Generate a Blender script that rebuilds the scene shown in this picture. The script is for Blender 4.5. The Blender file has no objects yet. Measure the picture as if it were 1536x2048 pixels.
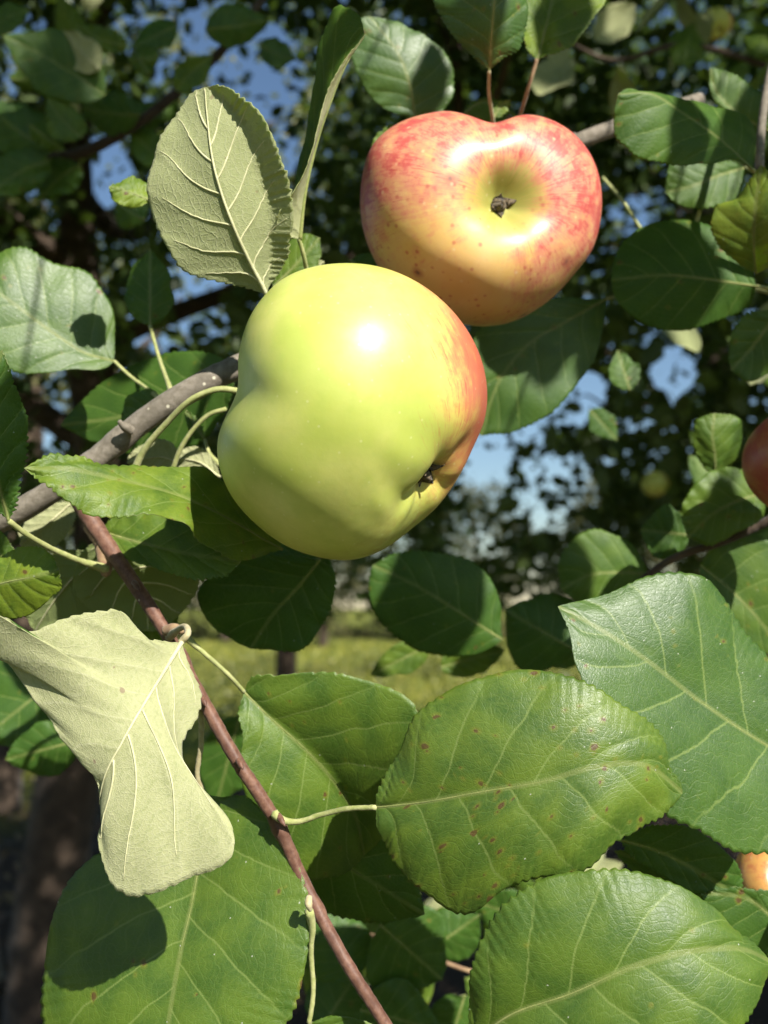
import bpy, math, random
import numpy as np
from mathutils import Vector

random.seed(7)
RNG = np.random.default_rng(11)
SC = bpy.context.scene
COL = SC.collection

# ------------------------------------------------------------------ camera
F = 2010.0                     # focal length in photo pixels (photo 1536 x 2048)
PITCH = math.radians(5.4)
CAMLOC = np.array([0.0, 0.0, 1.6])
RIGHT = np.array([1.0, 0.0, 0.0])
FWD = np.array([0.0, math.cos(PITCH), math.sin(PITCH)])
UP = np.array([0.0, -math.sin(PITCH), math.cos(PITCH)])
cam_data = bpy.data.cameras.new('camera')
cam = bpy.data.objects.new('camera', cam_data)
COL.objects.link(cam)
cam.location = CAMLOC
cam.rotation_euler = (math.pi / 2 + PITCH, 0, 0)
cam_data.sensor_width = 36.0
cam_data.lens = 36.0 * F / 2048.0
cam_data.clip_start = 0.01
cam_data.clip_end = 2000
cam_data.dof.use_dof = True
cam_data.dof.focus_distance = 0.275
cam_data.dof.aperture_fstop = 14.0
SC.camera = cam

# ------------------------------------------------------------------ world, sun, exposure
SUN = np.array([0.41, -0.685, 0.60]); SUN = SUN / np.linalg.norm(SUN)
world = bpy.data.worlds.new('World')
SC.world = world
world.use_nodes = True
wn = world.node_tree.nodes; wl = world.node_tree.links
sky = wn.new('ShaderNodeTexSky')
sky.sky_type = 'NISHITA'
sky.sun_disc = False
sky.sun_elevation = math.asin(SUN[2])
sky.sun_rotation = math.atan2(SUN[0], SUN[1])
sky.air_density = 1.2; sky.dust_density = 0.2; sky.ozone_density = 4.0
wl.new(sky.outputs['Color'], wn['Background'].inputs['Color'])
wn['Background'].inputs['Strength'].default_value = 0.057
sun_data = bpy.data.lights.new('sun', 'SUN')
sun_data.energy = 5.0
sun_data.angle = math.radians(0.53)
sun_data.color = (1.0, 0.95, 0.86)
sun = bpy.data.objects.new('sun', sun_data)
COL.objects.link(sun)
sun.location = (3, -6, 8)
sun.rotation_euler = Vector(-SUN).to_track_quat('-Z', 'Y').to_euler()
SC.view_settings.view_transform = 'Standard'
SC.view_settings.look = 'None'
SC.view_settings.exposure = 0.95
SC.view_settings.gamma = 1.0
SC.render.engine = 'CYCLES'
SC.cycles.use_denoising = True
SC.cycles.use_adaptive_sampling = True
SC.cycles.adaptive_threshold = 0.02
SC.cycles.max_bounces = 5
SC.cycles.diffuse_bounces = 3
SC.cycles.transmission_bounces = 6
SC.cycles.sample_clamp_indirect = 6.0

# ------------------------------------------------------------------ helpers
def P(x, y, d):
    """photo pixel + depth (m) -> world point"""
    return CAMLOC + d * (FWD + (x - 768.0) / F * RIGHT - (y - 1024.0) / F * UP)

def proj(p):
    q = np.asarray(p) - CAMLOC
    d = q @ FWD
    return 768 + F * (q @ RIGHT) / d, 1024 - F * (q @ UP) / d, d

def spline(pts, n=None, ts=None):
    """smooth curve through points, sampled by arc-length fraction"""
    p = np.asarray(pts, float)
    if len(p) == 2:
        t = np.linspace(0, 1, n) if ts is None else ts
        return p[0] + (p[1] - p[0]) * t[:, None]
    seg = np.linalg.norm(np.diff(p[:, :2] if p.shape[1] > 2 and abs(p[:, 0]).max() > 5 else p, axis=0), axis=1) + 1e-9
    c = np.concatenate([[0], np.cumsum(seg)]); c /= c[-1]
    m = np.zeros_like(p)
    sl = np.diff(p, axis=0) / np.diff(c)[:, None]
    h = np.diff(c)
    m[1:-1] = (sl[:-1] * h[1:, None] + sl[1:] * h[:-1, None]) / (h[1:] + h[:-1])[:, None]
    m[0] = sl[0]; m[-1] = sl[-1]
    t = np.linspace(0, 1, n) if ts is None else np.asarray(ts)
    k = np.clip(np.searchsorted(c, t, 'right') - 1, 0, len(p) - 2)
    u = ((t - c[k]) / h[k])[:, None]; H = h[k][:, None]
    return ((2*u**3 - 3*u**2 + 1) * p[k] + (u**3 - 2*u**2 + u) * H * m[k]
            + (-2*u**3 + 3*u**2) * p[k+1] + (u**3 - u**2) * H * m[k+1])

def unit(v):
    v = np.asarray(v, float)
    return v / (np.linalg.norm(v, axis=-1, keepdims=True) + 1e-12)

def mesh_obj(name, verts, faces, mats, parent=None, smooth=True, mat_idx=None, kind=None):
    me = bpy.data.meshes.new(name)
    me.from_pydata([tuple(v) for v in np.asarray(verts, float)], [], [tuple(int(i) for i in f) for f in faces])
    for m in (mats if isinstance(mats, (list, tuple)) else [mats]):
        me.materials.append(m)
    if mat_idx is not None:
        me.polygons.foreach_set('material_index', np.asarray(mat_idx, dtype=np.int32))
    if smooth:
        me.polygons.foreach_set('use_smooth', np.ones(len(me.polygons), dtype=bool))
    o = bpy.data.objects.new(name, me)
    COL.objects.link(o)
    if parent is not None:
        put(o, parent)
    if kind:
        o['kind'] = kind
    return o

def put(o, parent):
    """parent, keeping the place in the world (parents are unrotated; their places add up)"""
    o.parent = parent
    q, loc = parent, Vector((0, 0, 0))
    while q is not None:
        loc += q.location; q = q.parent
    o.location = o.location - loc

def tag(o, label, cat=None, group=None, kind=None):
    o['label'] = label
    if cat: o['category'] = cat
    if group: o['group'] = group
    if kind: o['kind'] = kind
    return o

def empty(name, loc):
    o = bpy.data.objects.new(name, None)
    o.empty_display_size = 0.02
    COL.objects.link(o)
    o.location = loc
    return o

def tube_geo(pts, radii, sides=10, rough=0.0, seed=0):
    p = np.asarray(pts, float); n = len(p)
    r = np.asarray(radii, float)
    tan = unit(np.gradient(p, axis=0))
    ref = np.array([0.31, -0.62, 0.72])
    ang = np.linspace(0, 2*math.pi, sides, endpoint=False)
    V = []
    a = unit(np.cross(tan[0], ref))
    rg = np.random.default_rng(seed)
    for i in range(n):
        a = unit(a - tan[i] * np.dot(a, tan[i]))
        b = np.cross(tan[i], a)
        rr = r[i] * (1 + rough * rg.standard_normal(sides))
        V.append(p[i] + rr[:, None] * (np.cos(ang)[:, None] * a + np.sin(ang)[:, None] * b))
    V = np.concatenate(V + [p[:1] - tan[:1]*r[0]*0.5, p[-1:] + tan[-1:]*r[-1]*0.5])
    Fc = []
    for i in range(n - 1):
        for j in range(sides):
            k = (j + 1) % sides
            Fc.append((i*sides + j, i*sides + k, (i+1)*sides + k, (i+1)*sides + j))
    for j in range(sides):
        k = (j + 1) % sides
        Fc.append((n*sides, k, j)); Fc.append((n*sides + 1, (n-1)*sides + j, (n-1)*sides + k))
    return V, Fc

def tube_px(name, pix, rad_mm, mat, parent, n=40, sides=12, rough=0.0, seed=0, knots=()):
    """tube through (px, py, depth) points; radii in mm along it; knots = (fraction, extra mm, width)"""
    s = spline(pix, n)
    W = np.array([P(*q) for q in s])
    t = np.linspace(0, 1, n)
    r = np.interp(t, np.linspace(0, 1, len(rad_mm)), rad_mm)
    for kf, ke, kw in knots:
        r = r + ke * np.exp(-((t - kf) / kw) ** 2)
    V, Fc = tube_geo(W, r * 0.001, sides, rough, seed)
    return mesh_obj(name, V, Fc, mat, parent)

# ------------------------------------------------------------------ material helpers
class NT:
    def __init__(self, name):
        self.m = bpy.data.materials.new(name)
        self.m.use_nodes = True
        self.t = self.m.node_tree
        self.t.nodes.clear()
        self.out = self.t.nodes.new('ShaderNodeOutputMaterial')
    def n(self, typ, ins=None, **props):
        nd = self.t.nodes.new('ShaderNode' + typ)
        for k, v in props.items():
            setattr(nd, k, v)
        for k, v in (ins or {}).items():
            self.set(nd.inputs[k], v)
        return nd
    def set(self, sock, v):
        if isinstance(v, bpy.types.NodeSocket):
            self.t.links.new(v, sock)
        elif isinstance(v, (tuple, list)) and len(v) == 3 and sock.type == 'RGBA':
            sock.default_value = (*v, 1)
        else:
            sock.default_value = v
    def math(self, op, a, b=0.0, c=0.0, clamp=False):
        nd = self.n('Math', {0: a, 1: b, 2: c}, operation=op); nd.use_clamp = clamp
        return nd.outputs[0]
    def mix(self, f, a, b):
        nd = self.t.nodes.new('ShaderNodeMix'); nd.data_type = 'RGBA'
        self.set(nd.inputs[0], f); self.set(nd.inputs[6], a); self.set(nd.inputs[7], b)
        return nd.outputs[2]
    def ramp(self, v, lo, hi, a=0.0, b=1.0):
        nd = self.n('MapRange', {0: v, 1: lo, 2: hi, 3: a, 4: b}); nd.interpolation_type = 'SMOOTHSTEP'
        return nd.outputs[0]
    def noise(self, vec, scale, detail=2.0, rough=0.5):
        return self.n('TexNoise', {'Vector': vec, 'Scale': scale, 'Detail': detail, 'Roughness': rough}, noise_dimensions=getattr(self, 'dim', '3D')).outputs['Fac']
    def done(self, shader):
        self.t.links.new(shader, self.out.inputs[0]); return self.m

def leaf_material(name, top=True):
    T = NT(name); T.dim = '2D'
    st = T.n('UVMap', uv_map='st').outputs[0]
    ph = T.n('UVMap', uv_map='phys').outputs[0]     # 1 unit = 10 cm
    sx = T.n('SeparateXYZ', {0: st}); px = T.n('SeparateXYZ', {0: ph})
    s = T.math('SUBTRACT', T.math('MULTIPLY', sx.outputs[0], 2.0), 1.0)
    a = T.math('ABSOLUTE', s); t = sx.outputs[1]
    info = T.n('ObjectInfo'); rnd = info.outputs['Random']
    oc = T.n('SeparateColor', {0: info.outputs['Color']})
    yellow, spots, sheen = oc.outputs[0], oc.outputs[1], oc.outputs[2]
    off = T.n('CombineXYZ', {0: T.math('MULTIPLY', rnd, 37.0), 1: T.math('MULTIPLY', rnd, 11.0), 2: rnd})
    phv = T.n('VectorMath', {0: ph, 1: off.outputs[0]}, operation='ADD').outputs[0]
    n1 = T.noise(phv, 9.0, 1.0)
    n2 = T.noise(phv, 75.0, 1.0, 0.6)
    side = T.math('MULTIPLY', T.math('SIGN', s), 0.25)
    # side veins: t0 + 0.24 a
    vc = T.math('SUBTRACT', t, T.math('MULTIPLY', a, 0.27))
    vc = T.math('ADD', vc, T.math('MULTIPLY', T.math('MULTIPLY', a, a), 0.06))
    vc = T.math('ADD', T.math('MULTIPLY', vc, 7.0), side)
    vc = T.math('ADD', vc, T.math('MULTIPLY_ADD', n1, 0.16, 0.17))
    fr = T.math('ABSOLUTE', T.math('SUBTRACT', T.math('FRACT', vc), 0.5))
    fr = T.math('ADD', fr, T.math('MULTIPLY', T.math('SUBTRACT', n2, 0.5), 0.03))
    fade = T.ramp(a, 0.55, 1.0, 1.0, 0.35)
    vein = T.math('MULTIPLY', T.ramp(fr, 0.008, 0.036, 1.0, 0.0), fade)
    veinw = T.ramp(fr, 0.0, 0.20, 1.0, 0.0)
    mid = T.ramp(T.math('ABSOLUTE', px.outputs[0]), 0.004, 0.011, 1.0, 0.0)
    # fine net
    phs = T.n('VectorMath', {0: phv, 1: (1.0, 1.7, 1.0)}, operation='MULTIPLY').outputs[0]
    v1 = T.n('TexVoronoi', {'Vector': phs, 'Scale': 36.0}, feature='DISTANCE_TO_EDGE', voronoi_dimensions='2D').outputs['Distance']
    v2 = T.n('TexVoronoi', {'Vector': phs, 'Scale': 95.0}, feature='DISTANCE_TO_EDGE', voronoi_dimensions='2D').outputs['Distance']
    tv = T.math('ADD', T.math('MULTIPLY', a, 11.0), T.math('ADD', T.math('MULTIPLY', n1, 4.0), T.math('MULTIPLY', fr, 1.2)))
    tv = T.math('ABSOLUTE', T.math('SUBTRACT', T.math('FRACT', tv), 0.5))
    net1 = T.math('MAXIMUM', T.math('MULTIPLY', T.ramp(v1, 0.0, 0.12, 1.0, 0.0), 0.6), T.ramp(tv, 0.0, 0.11, 1.0, 0.0))
    net2 = T.ramp(v2, 0.0, 0.20, 1.0, 0.0)
    # blemishes
    sp = T.n('TexVoronoi', {'Vector': phv, 'Scale': 30.0}, voronoi_dimensions='2D')
    spr = T.n('SeparateColor', {0: sp.outputs['Color']})
    rad = T.math('MULTIPLY', T.math('POWER', spr.outputs[0], 2.0), 0.30)
    spd = T.math('ADD', sp.outputs['Distance'], T.math('MULTIPLY', T.math('SUBTRACT', n2, 0.5), 0.22))
    patch = T.ramp(T.noise(phv, 7.0, 2.0), 0.44, 0.66)
    on = T.math('LESS_THAN', spr.outputs[1], T.math('MULTIPLY', spots, T.math('ADD', patch, 0.06)))
    brown = T.math('MULTIPLY', T.ramp(T.math('SUBTRACT', spd, rad), -0.03, 0.05, 1.0, 0.0), on)
    halo = T.math('MULTIPLY', T.ramp(T.math('SUBTRACT', spd, rad), 0.0, 0.38, 1.0, 0.0), on)
    if top:
        c = T.mix(n1, (0.025, 0.078, 0.010), (0.054, 0.132, 0.017))
        c = T.mix(T.math('MULTIPLY', yellow, T.math('ADD', T.ramp(n1, 0.3, 0.7, 0.1, 0.75), T.math('MULTIPLY', n2, 0.7))), c, (0.20, 0.27, 0.022))
        c = T.mix(T.math('MULTIPLY', net1, 0.16), c, (0.20, 0.29, 0.06))
        c = T.mix(T.math('MULTIPLY', net2, 0.10), c, (0.17, 0.25, 0.06))
        c = T.mix(T.math('MULTIPLY', vein, 0.62), c, (0.24, 0.32, 0.085))
        c = T.mix(T.math('MULTIPLY', mid, 0.5), c, (0.26, 0.30, 0.09))
        c = T.mix(T.math('MULTIPLY', halo, 0.5), c, (0.24, 0.24, 0.03))
        c = T.mix(T.math('MULTIPLY', brown, 0.85), c, (0.115, 0.045, 0.022))
        dots = T.n('TexVoronoi', {'Vector': phv, 'Scale': 34.0}, voronoi_dimensions='2D')
        dr = T.n('SeparateColor', {0: dots.outputs['Color']})
        dm = T.math('MULTIPLY', T.math('LESS_THAN', dr.outputs[0], 0.025), T.ramp(dots.outputs['Distance'], 0.04, 0.09, 1.0, 0.0))
        c = T.mix(dm, c, (0.5, 0.52, 0.42))
        tr = T.mix(n1, (0.22, 0.40, 0.030), (0.34, 0.50, 0.04))
        tr = T.mix(T.math('MULTIPLY', T.math('MAXIMUM', vein, T.math('MULTIPLY', net1, 0.5)), 0.5), tr, (0.50, 0.55, 0.14))
        h = T.math('ADD', T.math('MULTIPLY', net1, -0.6), T.math('MULTIPLY', net2, -0.25))
        h = T.math('ADD', h, T.math('MULTIPLY', veinw, -0.9))
        h = T.math('ADD', h, T.math('MULTIPLY', n2, 0.5))
        bump = T.n('Bump', {'Height': h, 'Strength': 0.28, 'Distance': 0.0003}).outputs[0]
        rough = T.math('ADD', T.math('MULTIPLY', n2, 0.14), T.math('SUBTRACT', 0.47, T.math('MULTIPLY', sheen, 0.08)))
        b = T.n('BsdfPrincipled', {'Base Color': c, 'Roughness': rough, 'Specular IOR Level': T.math('MULTIPLY_ADD', sheen, 0.75, 0.25), 'Normal': bump})
        tb = T.n('BsdfTranslucent', {'Color': tr, 'Normal': bump})
        sh = T.n('MixShader', {0: 0.40, 1: b.outputs[0], 2: tb.outputs[0]})
    else:
        fuzz = T.noise(phv, 420.0, 2.0, 0.7)
        c = T.mix(n1, (0.41, 0.43, 0.185), (0.54, 0.54, 0.285))
        c = T.mix(T.ramp(fuzz, 0.35, 0.75, 0.0, 0.5), c, (0.62, 0.62, 0.43))
        c = T.mix(T.ramp(n2, 0.45, 0.75, 0.0, 0.35), c, (0.30, 0.34, 0.14))
        c = T.mix(T.math('MULTIPLY', net1, T.math('MULTIPLY_ADD', sheen, 0.40, 0.03)), c, (0.64, 0.63, 0.43))
        c = T.mix(T.math('MULTIPLY', net2, 0.12), c, (0.60, 0.60, 0.42))
        c = T.mix(T.math('MULTIPLY', vein, 0.4), c, (0.66, 0.65, 0.42))
        c = T.mix(T.math('MULTIPLY', brown, 0.6), c, (0.26, 0.14, 0.13))
        c = T.mix(T.math('MULTIPLY', yellow, 0.85), c, (0.16, 0.22, 0.06))
        tr = T.mix(n1, (0.42, 0.52, 0.08), (0.52, 0.60, 0.12))
        h = T.math('ADD', T.math('MULTIPLY', net1, T.math('MULTIPLY_ADD', sheen, 0.7, 0.05)), T.math('MULTIPLY', net2, 0.2))
        h = T.math('ADD', h, T.math('ADD', T.math('MULTIPLY', veinw, 0.8), T.math('MULTIPLY', fuzz, 0.35)))
        bump = T.n('Bump', {'Height': h, 'Strength': 0.45, 'Distance': 0.0004}).outputs[0]
        b = T.n('BsdfPrincipled', {'Base Color': c, 'Roughness': 0.8, 'Specular IOR Level': 0.2,
                                   'Sheen Weight': 0.15, 'Sheen Roughness': 0.5, 'Normal': bump})
        tb = T.n('BsdfTranslucent', {'Color': tr, 'Normal': bump})
        sh = T.n('MixShader', {0: 0.40, 1: b.outputs[0], 2: tb.outputs[0]})
    return T.done(sh.outputs[0])

def stem_material(name, c1, c2, scale=300.0, rough=0.7, dots=None, bumpd=0.0002, stretch=None):
    T = NT(name)
    g = T.n('TexCoord').outputs['Object']
    n1 = T.noise(g, scale, 4.0, 0.65)
    n2 = T.noise(g, scale * 0.2, 2.0)
    c = T.mix(T.ramp(n1, 0.3, 0.7), c1, c2)
    c = T.mix(T.math('MULTIPLY', T.ramp(n2, 0.4, 0.7), 0.5), c, tuple(0.6 * q for q in c1))
    if dots:
        v = T.n('TexVoronoi', {'Vector': g, 'Scale': dots[0]})
        r = T.n('SeparateColor', {0: v.outputs['Color']})
        dm = T.math('MULTIPLY', T.math('LESS_THAN', r.outputs[0], dots[1]), T.ramp(v.outputs['Distance'], 0.10, 0.25, 1.0, 0.0))
        c = T.mix(dm, c, dots[2])
    b = T.n('BsdfPrincipled', {'Base Color': c, 'Roughness': rough, 'Specular IOR Level': 0.35,
                               'Sheen Weight': 0.1,
                               'Normal': T.n('Bump', {'Height': n1, 'Strength': 0.8, 'Distance': bumpd}).outputs[0]})
    return T.done(b.outputs[0])

M_TOP = leaf_material('leaf upper face', True)
M_UND = leaf_material('leaf downy underside', False)
M_RIM = stem_material('leaf rim', (0.22, 0.26, 0.08), (0.30, 0.33, 0.13))
M_PETG = stem_material('petiole pale green', (0.26, 0.29, 0.09), (0.40, 0.40, 0.18), 500.0)
M_PETT = stem_material('petiole tan', (0.36, 0.30, 0.16), (0.46, 0.42, 0.25), 500.0)
M_PETR = stem_material('petiole reddish', (0.26, 0.15, 0.09), (0.34, 0.24, 0.13), 500.0)
M_RIBP = stem_material('midrib pale', (0.47, 0.46, 0.25), (0.58, 0.56, 0.34), 500.0)
M_RIBG = stem_material('midrib green', (0.16, 0.20, 0.05), (0.26, 0.27, 0.09), 500.0)
M_GREY = stem_material('grey bark', (0.135, 0.115, 0.085), (0.23, 0.20, 0.16), 420.0, 0.75, (330.0, 0.16, (0.50, 0.47, 0.36)), 0.0004)
M_RED = stem_material('red brown shoot bark', (0.095, 0.040, 0.026), (0.185, 0.095, 0.062), 500.0, 0.55, (420.0, 0.10, (0.52, 0.46, 0.38)), 0.0002)
M_BARK = stem_material('old bark', (0.040, 0.027, 0.018), (0.095, 0.066, 0.045), 22.0, 0.9, None, 0.012)
M_BARKT = stem_material('tan bark', (0.14, 0.105, 0.070), (0.24, 0.19, 0.13), 22.0, 0.9, None, 0.012)
M_DRY = stem_material('dry calyx', (0.03, 0.02, 0.012), (0.16, 0.12, 0.07), 1500.0, 0.9)

# ------------------------------------------------------------------ leaf builder
def smooth_noise(x, seed):
    r = np.random.default_rng(seed)
    out = np.zeros_like(x)
    for k in range(1, 5):
        out += r.standard_normal() * np.sin(2*math.pi*(k*0.9*x + r.random())) / k**0.7
    return out * 0.35

LEAFN = [0]
def leaf(parent, mid, left, right, el=0.0, er=0.0, face='up', nt=150, ns=13, arch=0.05, teeth=30, tooth=1.25,
         wave=0.5, quilt=0.26, petiole=None, pet_mat=None, pet_r=(1.0, 0.8), yellow=0.15, spots=0.1, sheen=0.3,
         label=None, veins=False, rib=True, rib_r=0.5, flip=False, seed=None, curl=None):
    """A leaf lofted from its midrib (px, py, depth m) and two margins (px, py[, depth offset cm]).
    face: which side looks at the camera."""
    LEAFN[0] += 1
    seed = LEAFN[0] * 13 if seed is None else seed
    mid = np.asarray(mid, float)
    t = np.linspace(0, 1, nt)
    tt = 0.5 - 0.5*np.cos(math.pi*np.clip(t, 0, 1)); tt = 0.75*t + 0.25*tt
    M = spline(mid, ts=tt)
    def edge(pts, e):
        q = []
        full = [tuple(mid[0][:2])] + [tuple(z) for z in pts] + [tuple(mid[-1][:2])]
        xy = np.array([z[:2] for z in full])
        c = np.concatenate([[0], np.cumsum(np.linalg.norm(np.diff(xy, axis=0), axis=1))]); c /= c[-1]
        md = np.interp(c, np.linspace(0, 1, nt), spline(mid, n=nt)[:, 2])
        for z, cc, d in zip(full, c, md):
            off = z[2] * 0.01 if len(z) > 2 else e * 0.01 * math.sin(math.pi * min(max(cc, 0), 1))**0.7
            q.append((z[0], z[1], d + off))
        return spline(q, ts=tt)
    EL, ER = edge(left, el), edge(right, er)
    Mw = np.array([P(*q) for q in M]); Lw = np.array([P(*q) for q in EL]); Rw = np.array([P(*q) for q in ER])
    fade = np.clip(np.minimum(t, 1 - t) * 14, 0, 1)
    rg = np.random.default_rng(seed)
    # crenate teeth on the margins
    for W, sd in ((Lw, 1), (Rw, 2)):
        d = unit(W - Mw)
        ph = t * teeth + 0.35 * smooth_noise(t * 3, seed + sd)
        fr_ = ph - np.floor(ph)
        saw = np.where(fr_ < 0.7, (fr_/0.7)**0.8, ((1-fr_)/0.3)**0.8)
        amp = tooth * 0.001 * (0.55 + 0.45 * np.sin(7 * t + seed + 3 * smooth_noise(t*5, seed+sd+7)))
        W += d * ((saw - 0.6) * amp * fade)[:, None]
        W += d * (smooth_noise(t * 2.2, seed + 5 + sd) * 0.0007 * fade)[:, None]
    ss = np.linspace(0, 1, ns + 1)
    ss = 1 - (1 - ss) ** 1.25
    S = np.concatenate([-ss[::-1][:-1], ss])
    nc = len(S)
    G = np.zeros((nt, nc, 3))
    for j, s in enumerate(S):
        E = Lw if s < 0 else Rw
        G[:, j] = Mw + (E - Mw) * abs(s)
    def normals(G):
        dt = np.gradient(G, axis=0); ds = np.gradient(G, axis=1)
        n = np.cross(ds, dt)
        bad = np.linalg.norm(n, axis=2) < 1e-13
        n = unit(n)
        n[bad] = 0
        n[0] = n[1]; n[-1] = n[-2]
        return n
    N = normals(G)
    sgn = 1.0
    mean = N.reshape(-1, 3).mean(0)
    if mean @ (-FWD) < 0: sgn = -1.0
    if flip: sgn = -sgn
    Nc = N * sgn                 # towards the camera on average
    A = np.abs(S)[None, :]
    wid = np.where(S[None, :] < 0, np.linalg.norm(Lw - Mw, axis=1)[:, None], np.linalg.norm(Rw - Mw, axis=1)[:, None])
    upn = Nc if face == 'up' else -Nc
    sd = np.where(S[None, :] < 0, -0.25, 0.25)
    vc = (t[:, None] - 0.27*A + 0.06*A*A) * 7.0 + sd + 0.25
    fr = np.abs(vc - np.floor(vc) - 0.5)
    disp = arch * wid * (A * (1 - A)) * 4 * 0.5
    disp = disp - quilt*0.001 * np.exp(-(fr / 0.13)**2) * np.clip(A*6, 0, 1) * (1 - 0.5*A) * fade[:, None]
    disp = disp - 0.0002 * np.exp(-(A*wid/0.0012)**2)
    wv = np.zeros((nt, nc))
    for k in range(5):
        fx, fy, p0 = rg.uniform(0.5, 2.4), rg.uniform(1.0, 3.6), rg.uniform(0, 6.28)
        wv += np.sin(2*math.pi*(fx*S[None, :]*0.6 + fy*t[:, None]) + p0) / 5
    edgew = np.where(S[None, :] < 0, smooth_noise(t*3, seed+21)[:, None], smooth_noise(t*3, seed+22)[:, None])
    disp = disp + wave*0.001*(wv * (0.4 + 0.6*A) + 1.3*edgew * A**2.5) * fade[:, None]
    G = G + upn * disp[:, :, None]
    if curl:                     # (side, from, slope): the margin beyond `from` bends towards the camera
        cs, c0, ck = curl
        wsm = np.stack([np.convolve(np.pad(wid[:, j], 12, mode='edge'), np.ones(25)/25, 'valid') for j in range(wid.shape[1])], 1)
        m_ = np.clip(A - c0, 0, 1) * (np.sign(S)[None, :] == cs) * wsm * ck * fade[:, None]
        G = G + Nc * m_[:, :, None]
    N = normals(G) * sgn
    upn = N if face == 'up' else -N
    th = 0.00016
    top = G + upn * th * 0.5; bot = G - upn * th * 0.5
    verts = np.concatenate([top.reshape(-1, 3), bot.reshape(-1, 3)])
    org = Mw[0]
    nv = nt * nc
    I = (np.arange(nt-1)[:, None]*nc + np.arange(nc-1)[None, :]).ravel()
    q = np.stack([I, I+1, I+nc+1, I+nc], 1)
    # orientation so that top face normal = upn
    v0, v1, v3 = verts[q[:, 0]], verts[q[:, 1]], verts[q[:, 3]]
    fn = np.cross(v1 - v0, v3 - v0); sg = np.sign((fn * upn.reshape(-1, 3)[q[:, 0]]).sum())
    qt = q if sg > 0 else q[:, ::-1]
    qb = qt[:, ::-1] + nv
    b0 = np.arange(nt-1) * nc; b1 = b0 + nc - 1
    r1 = np.stack([b0, b0+nc, b0+nc+nv, b0+nv], 1); r2 = np.stack([b1, b1+nv, b1+nc+nv, b1+nc], 1)
    if sg < 0: r1, r2 = r1[:, ::-1], r2[:, ::-1]
    faces = np.concatenate([qt, qb, r1, r2])
    midx = np.concatenate([np.zeros(len(qt)), np.ones(len(qb)), np.full(len(r1)*2, 2)])
    o = mesh_obj('leaf', verts - org, faces, [M_TOP, M_UND, M_RIM], None, True, midx)
    o.location = org
    me = o.data
    al = np.concatenate([[0], np.cumsum(np.linalg.norm(np.diff(Mw, axis=0), axis=1))])
    st = np.zeros((nt, nc, 2)); st[..., 0] = (S[None, :] + 1)/2; st[..., 1] = t[:, None]
    phy = np.zeros((nt, nc, 2)); phy[..., 0] = np.sign(S)[None, :]*A*wid*10
    phy[..., 1] = (al[:, None] + 0.25*A*wid)*10
    li = np.zeros(len(me.loops), dtype=np.int32); me.loops.foreach_get('vertex_index', li)
    for nm, arr in (('st', st), ('phys', phy)):
        uv = me.uv_layers.new(name=nm)
        a2 = arr.reshape(-1, 2); a2 = np.concatenate([a2, a2])
        uv.data.foreach_set('uv', a2[li].ravel().astype(np.float32))
    o.color = (yellow, spots, sheen, 1)
    if parent is not None: put(o, parent)
    if label: o['label'] = label
    und = -upn[:, ns]
    if rib:
        m = slice(0, nt, 3)
        pts = (G[:, ns] + und * 0.00016)[m]
        rr = np.interp(np.linspace(0, 1, len(pts)), [0, 0.25, 1], [rib_r*1.0, rib_r*0.7, 0.14]) * 0.001
        if face != 'up':
            pts = pts + und[m] * 0.0002
        V, Fc = tube_geo(pts, rr, 8)
        mesh_obj('midrib', V, Fc, M_RIBP if face != 'up' else M_RIBG, o)
    if veins:
        for sdn in ((-1, 1) if veins is True else (veins,)):
            for k in range(6):
                vk = (k + 0.25 - 0.25*sdn) / 7.0
                a_ = np.linspace(0.01, rg.uniform(0.78, 0.93), 26)
                tk = vk + 0.27*a_ - 0.06*a_*a_ + 0.010*np.sin(a_*7 + k)
                ok = (tk < 0.96) & (tk > 0.01)
                if ok.sum() < 6: continue
                a_, tk = a_[ok], tk[ok]
                sj = sdn * a_
                # locate on the grid
                ti = np.clip(np.searchsorted(t, tk), 1, nt-1) - 1
                fu = (tk - t[ti]) / (t[ti+1] - t[ti])
                ji = np.clip(np.searchsorted(S, sj), 1, nc-1) - 1
                fj = (sj - S[ji]) / (S[ji+1] - S[ji])
                def at(X):
                    return ((X[ti, ji]*(1-fj)[:, None] + X[ti, ji+1]*fj[:, None])*(1-fu)[:, None]
                            + (X[ti+1, ji]*(1-fj)[:, None] + X[ti+1, ji+1]*fj[:, None])*fu[:, None])
                pts = at(G) - unit(at(upn)) * 0.00014
                V, Fc = tube_geo(pts, np.linspace(0.32, 0.10, len(pts)) * 0.001, 6)
                mesh_obj('side_vein', V, Fc, M_RIBP, o)
    if petiole:
        pp = [tuple(mid[0])] + list(petiole)
        tube_px('petiole', pp, np.array([pet_r[1], 0.45*(pet_r[0]+pet_r[1]), 0.85*pet_r[0], 0.9*pet_r[0], pet_r[0]*1.5])*0.85, pet_mat or M_PETG, o, 30, 10, 0.05, seed)
    return o

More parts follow.
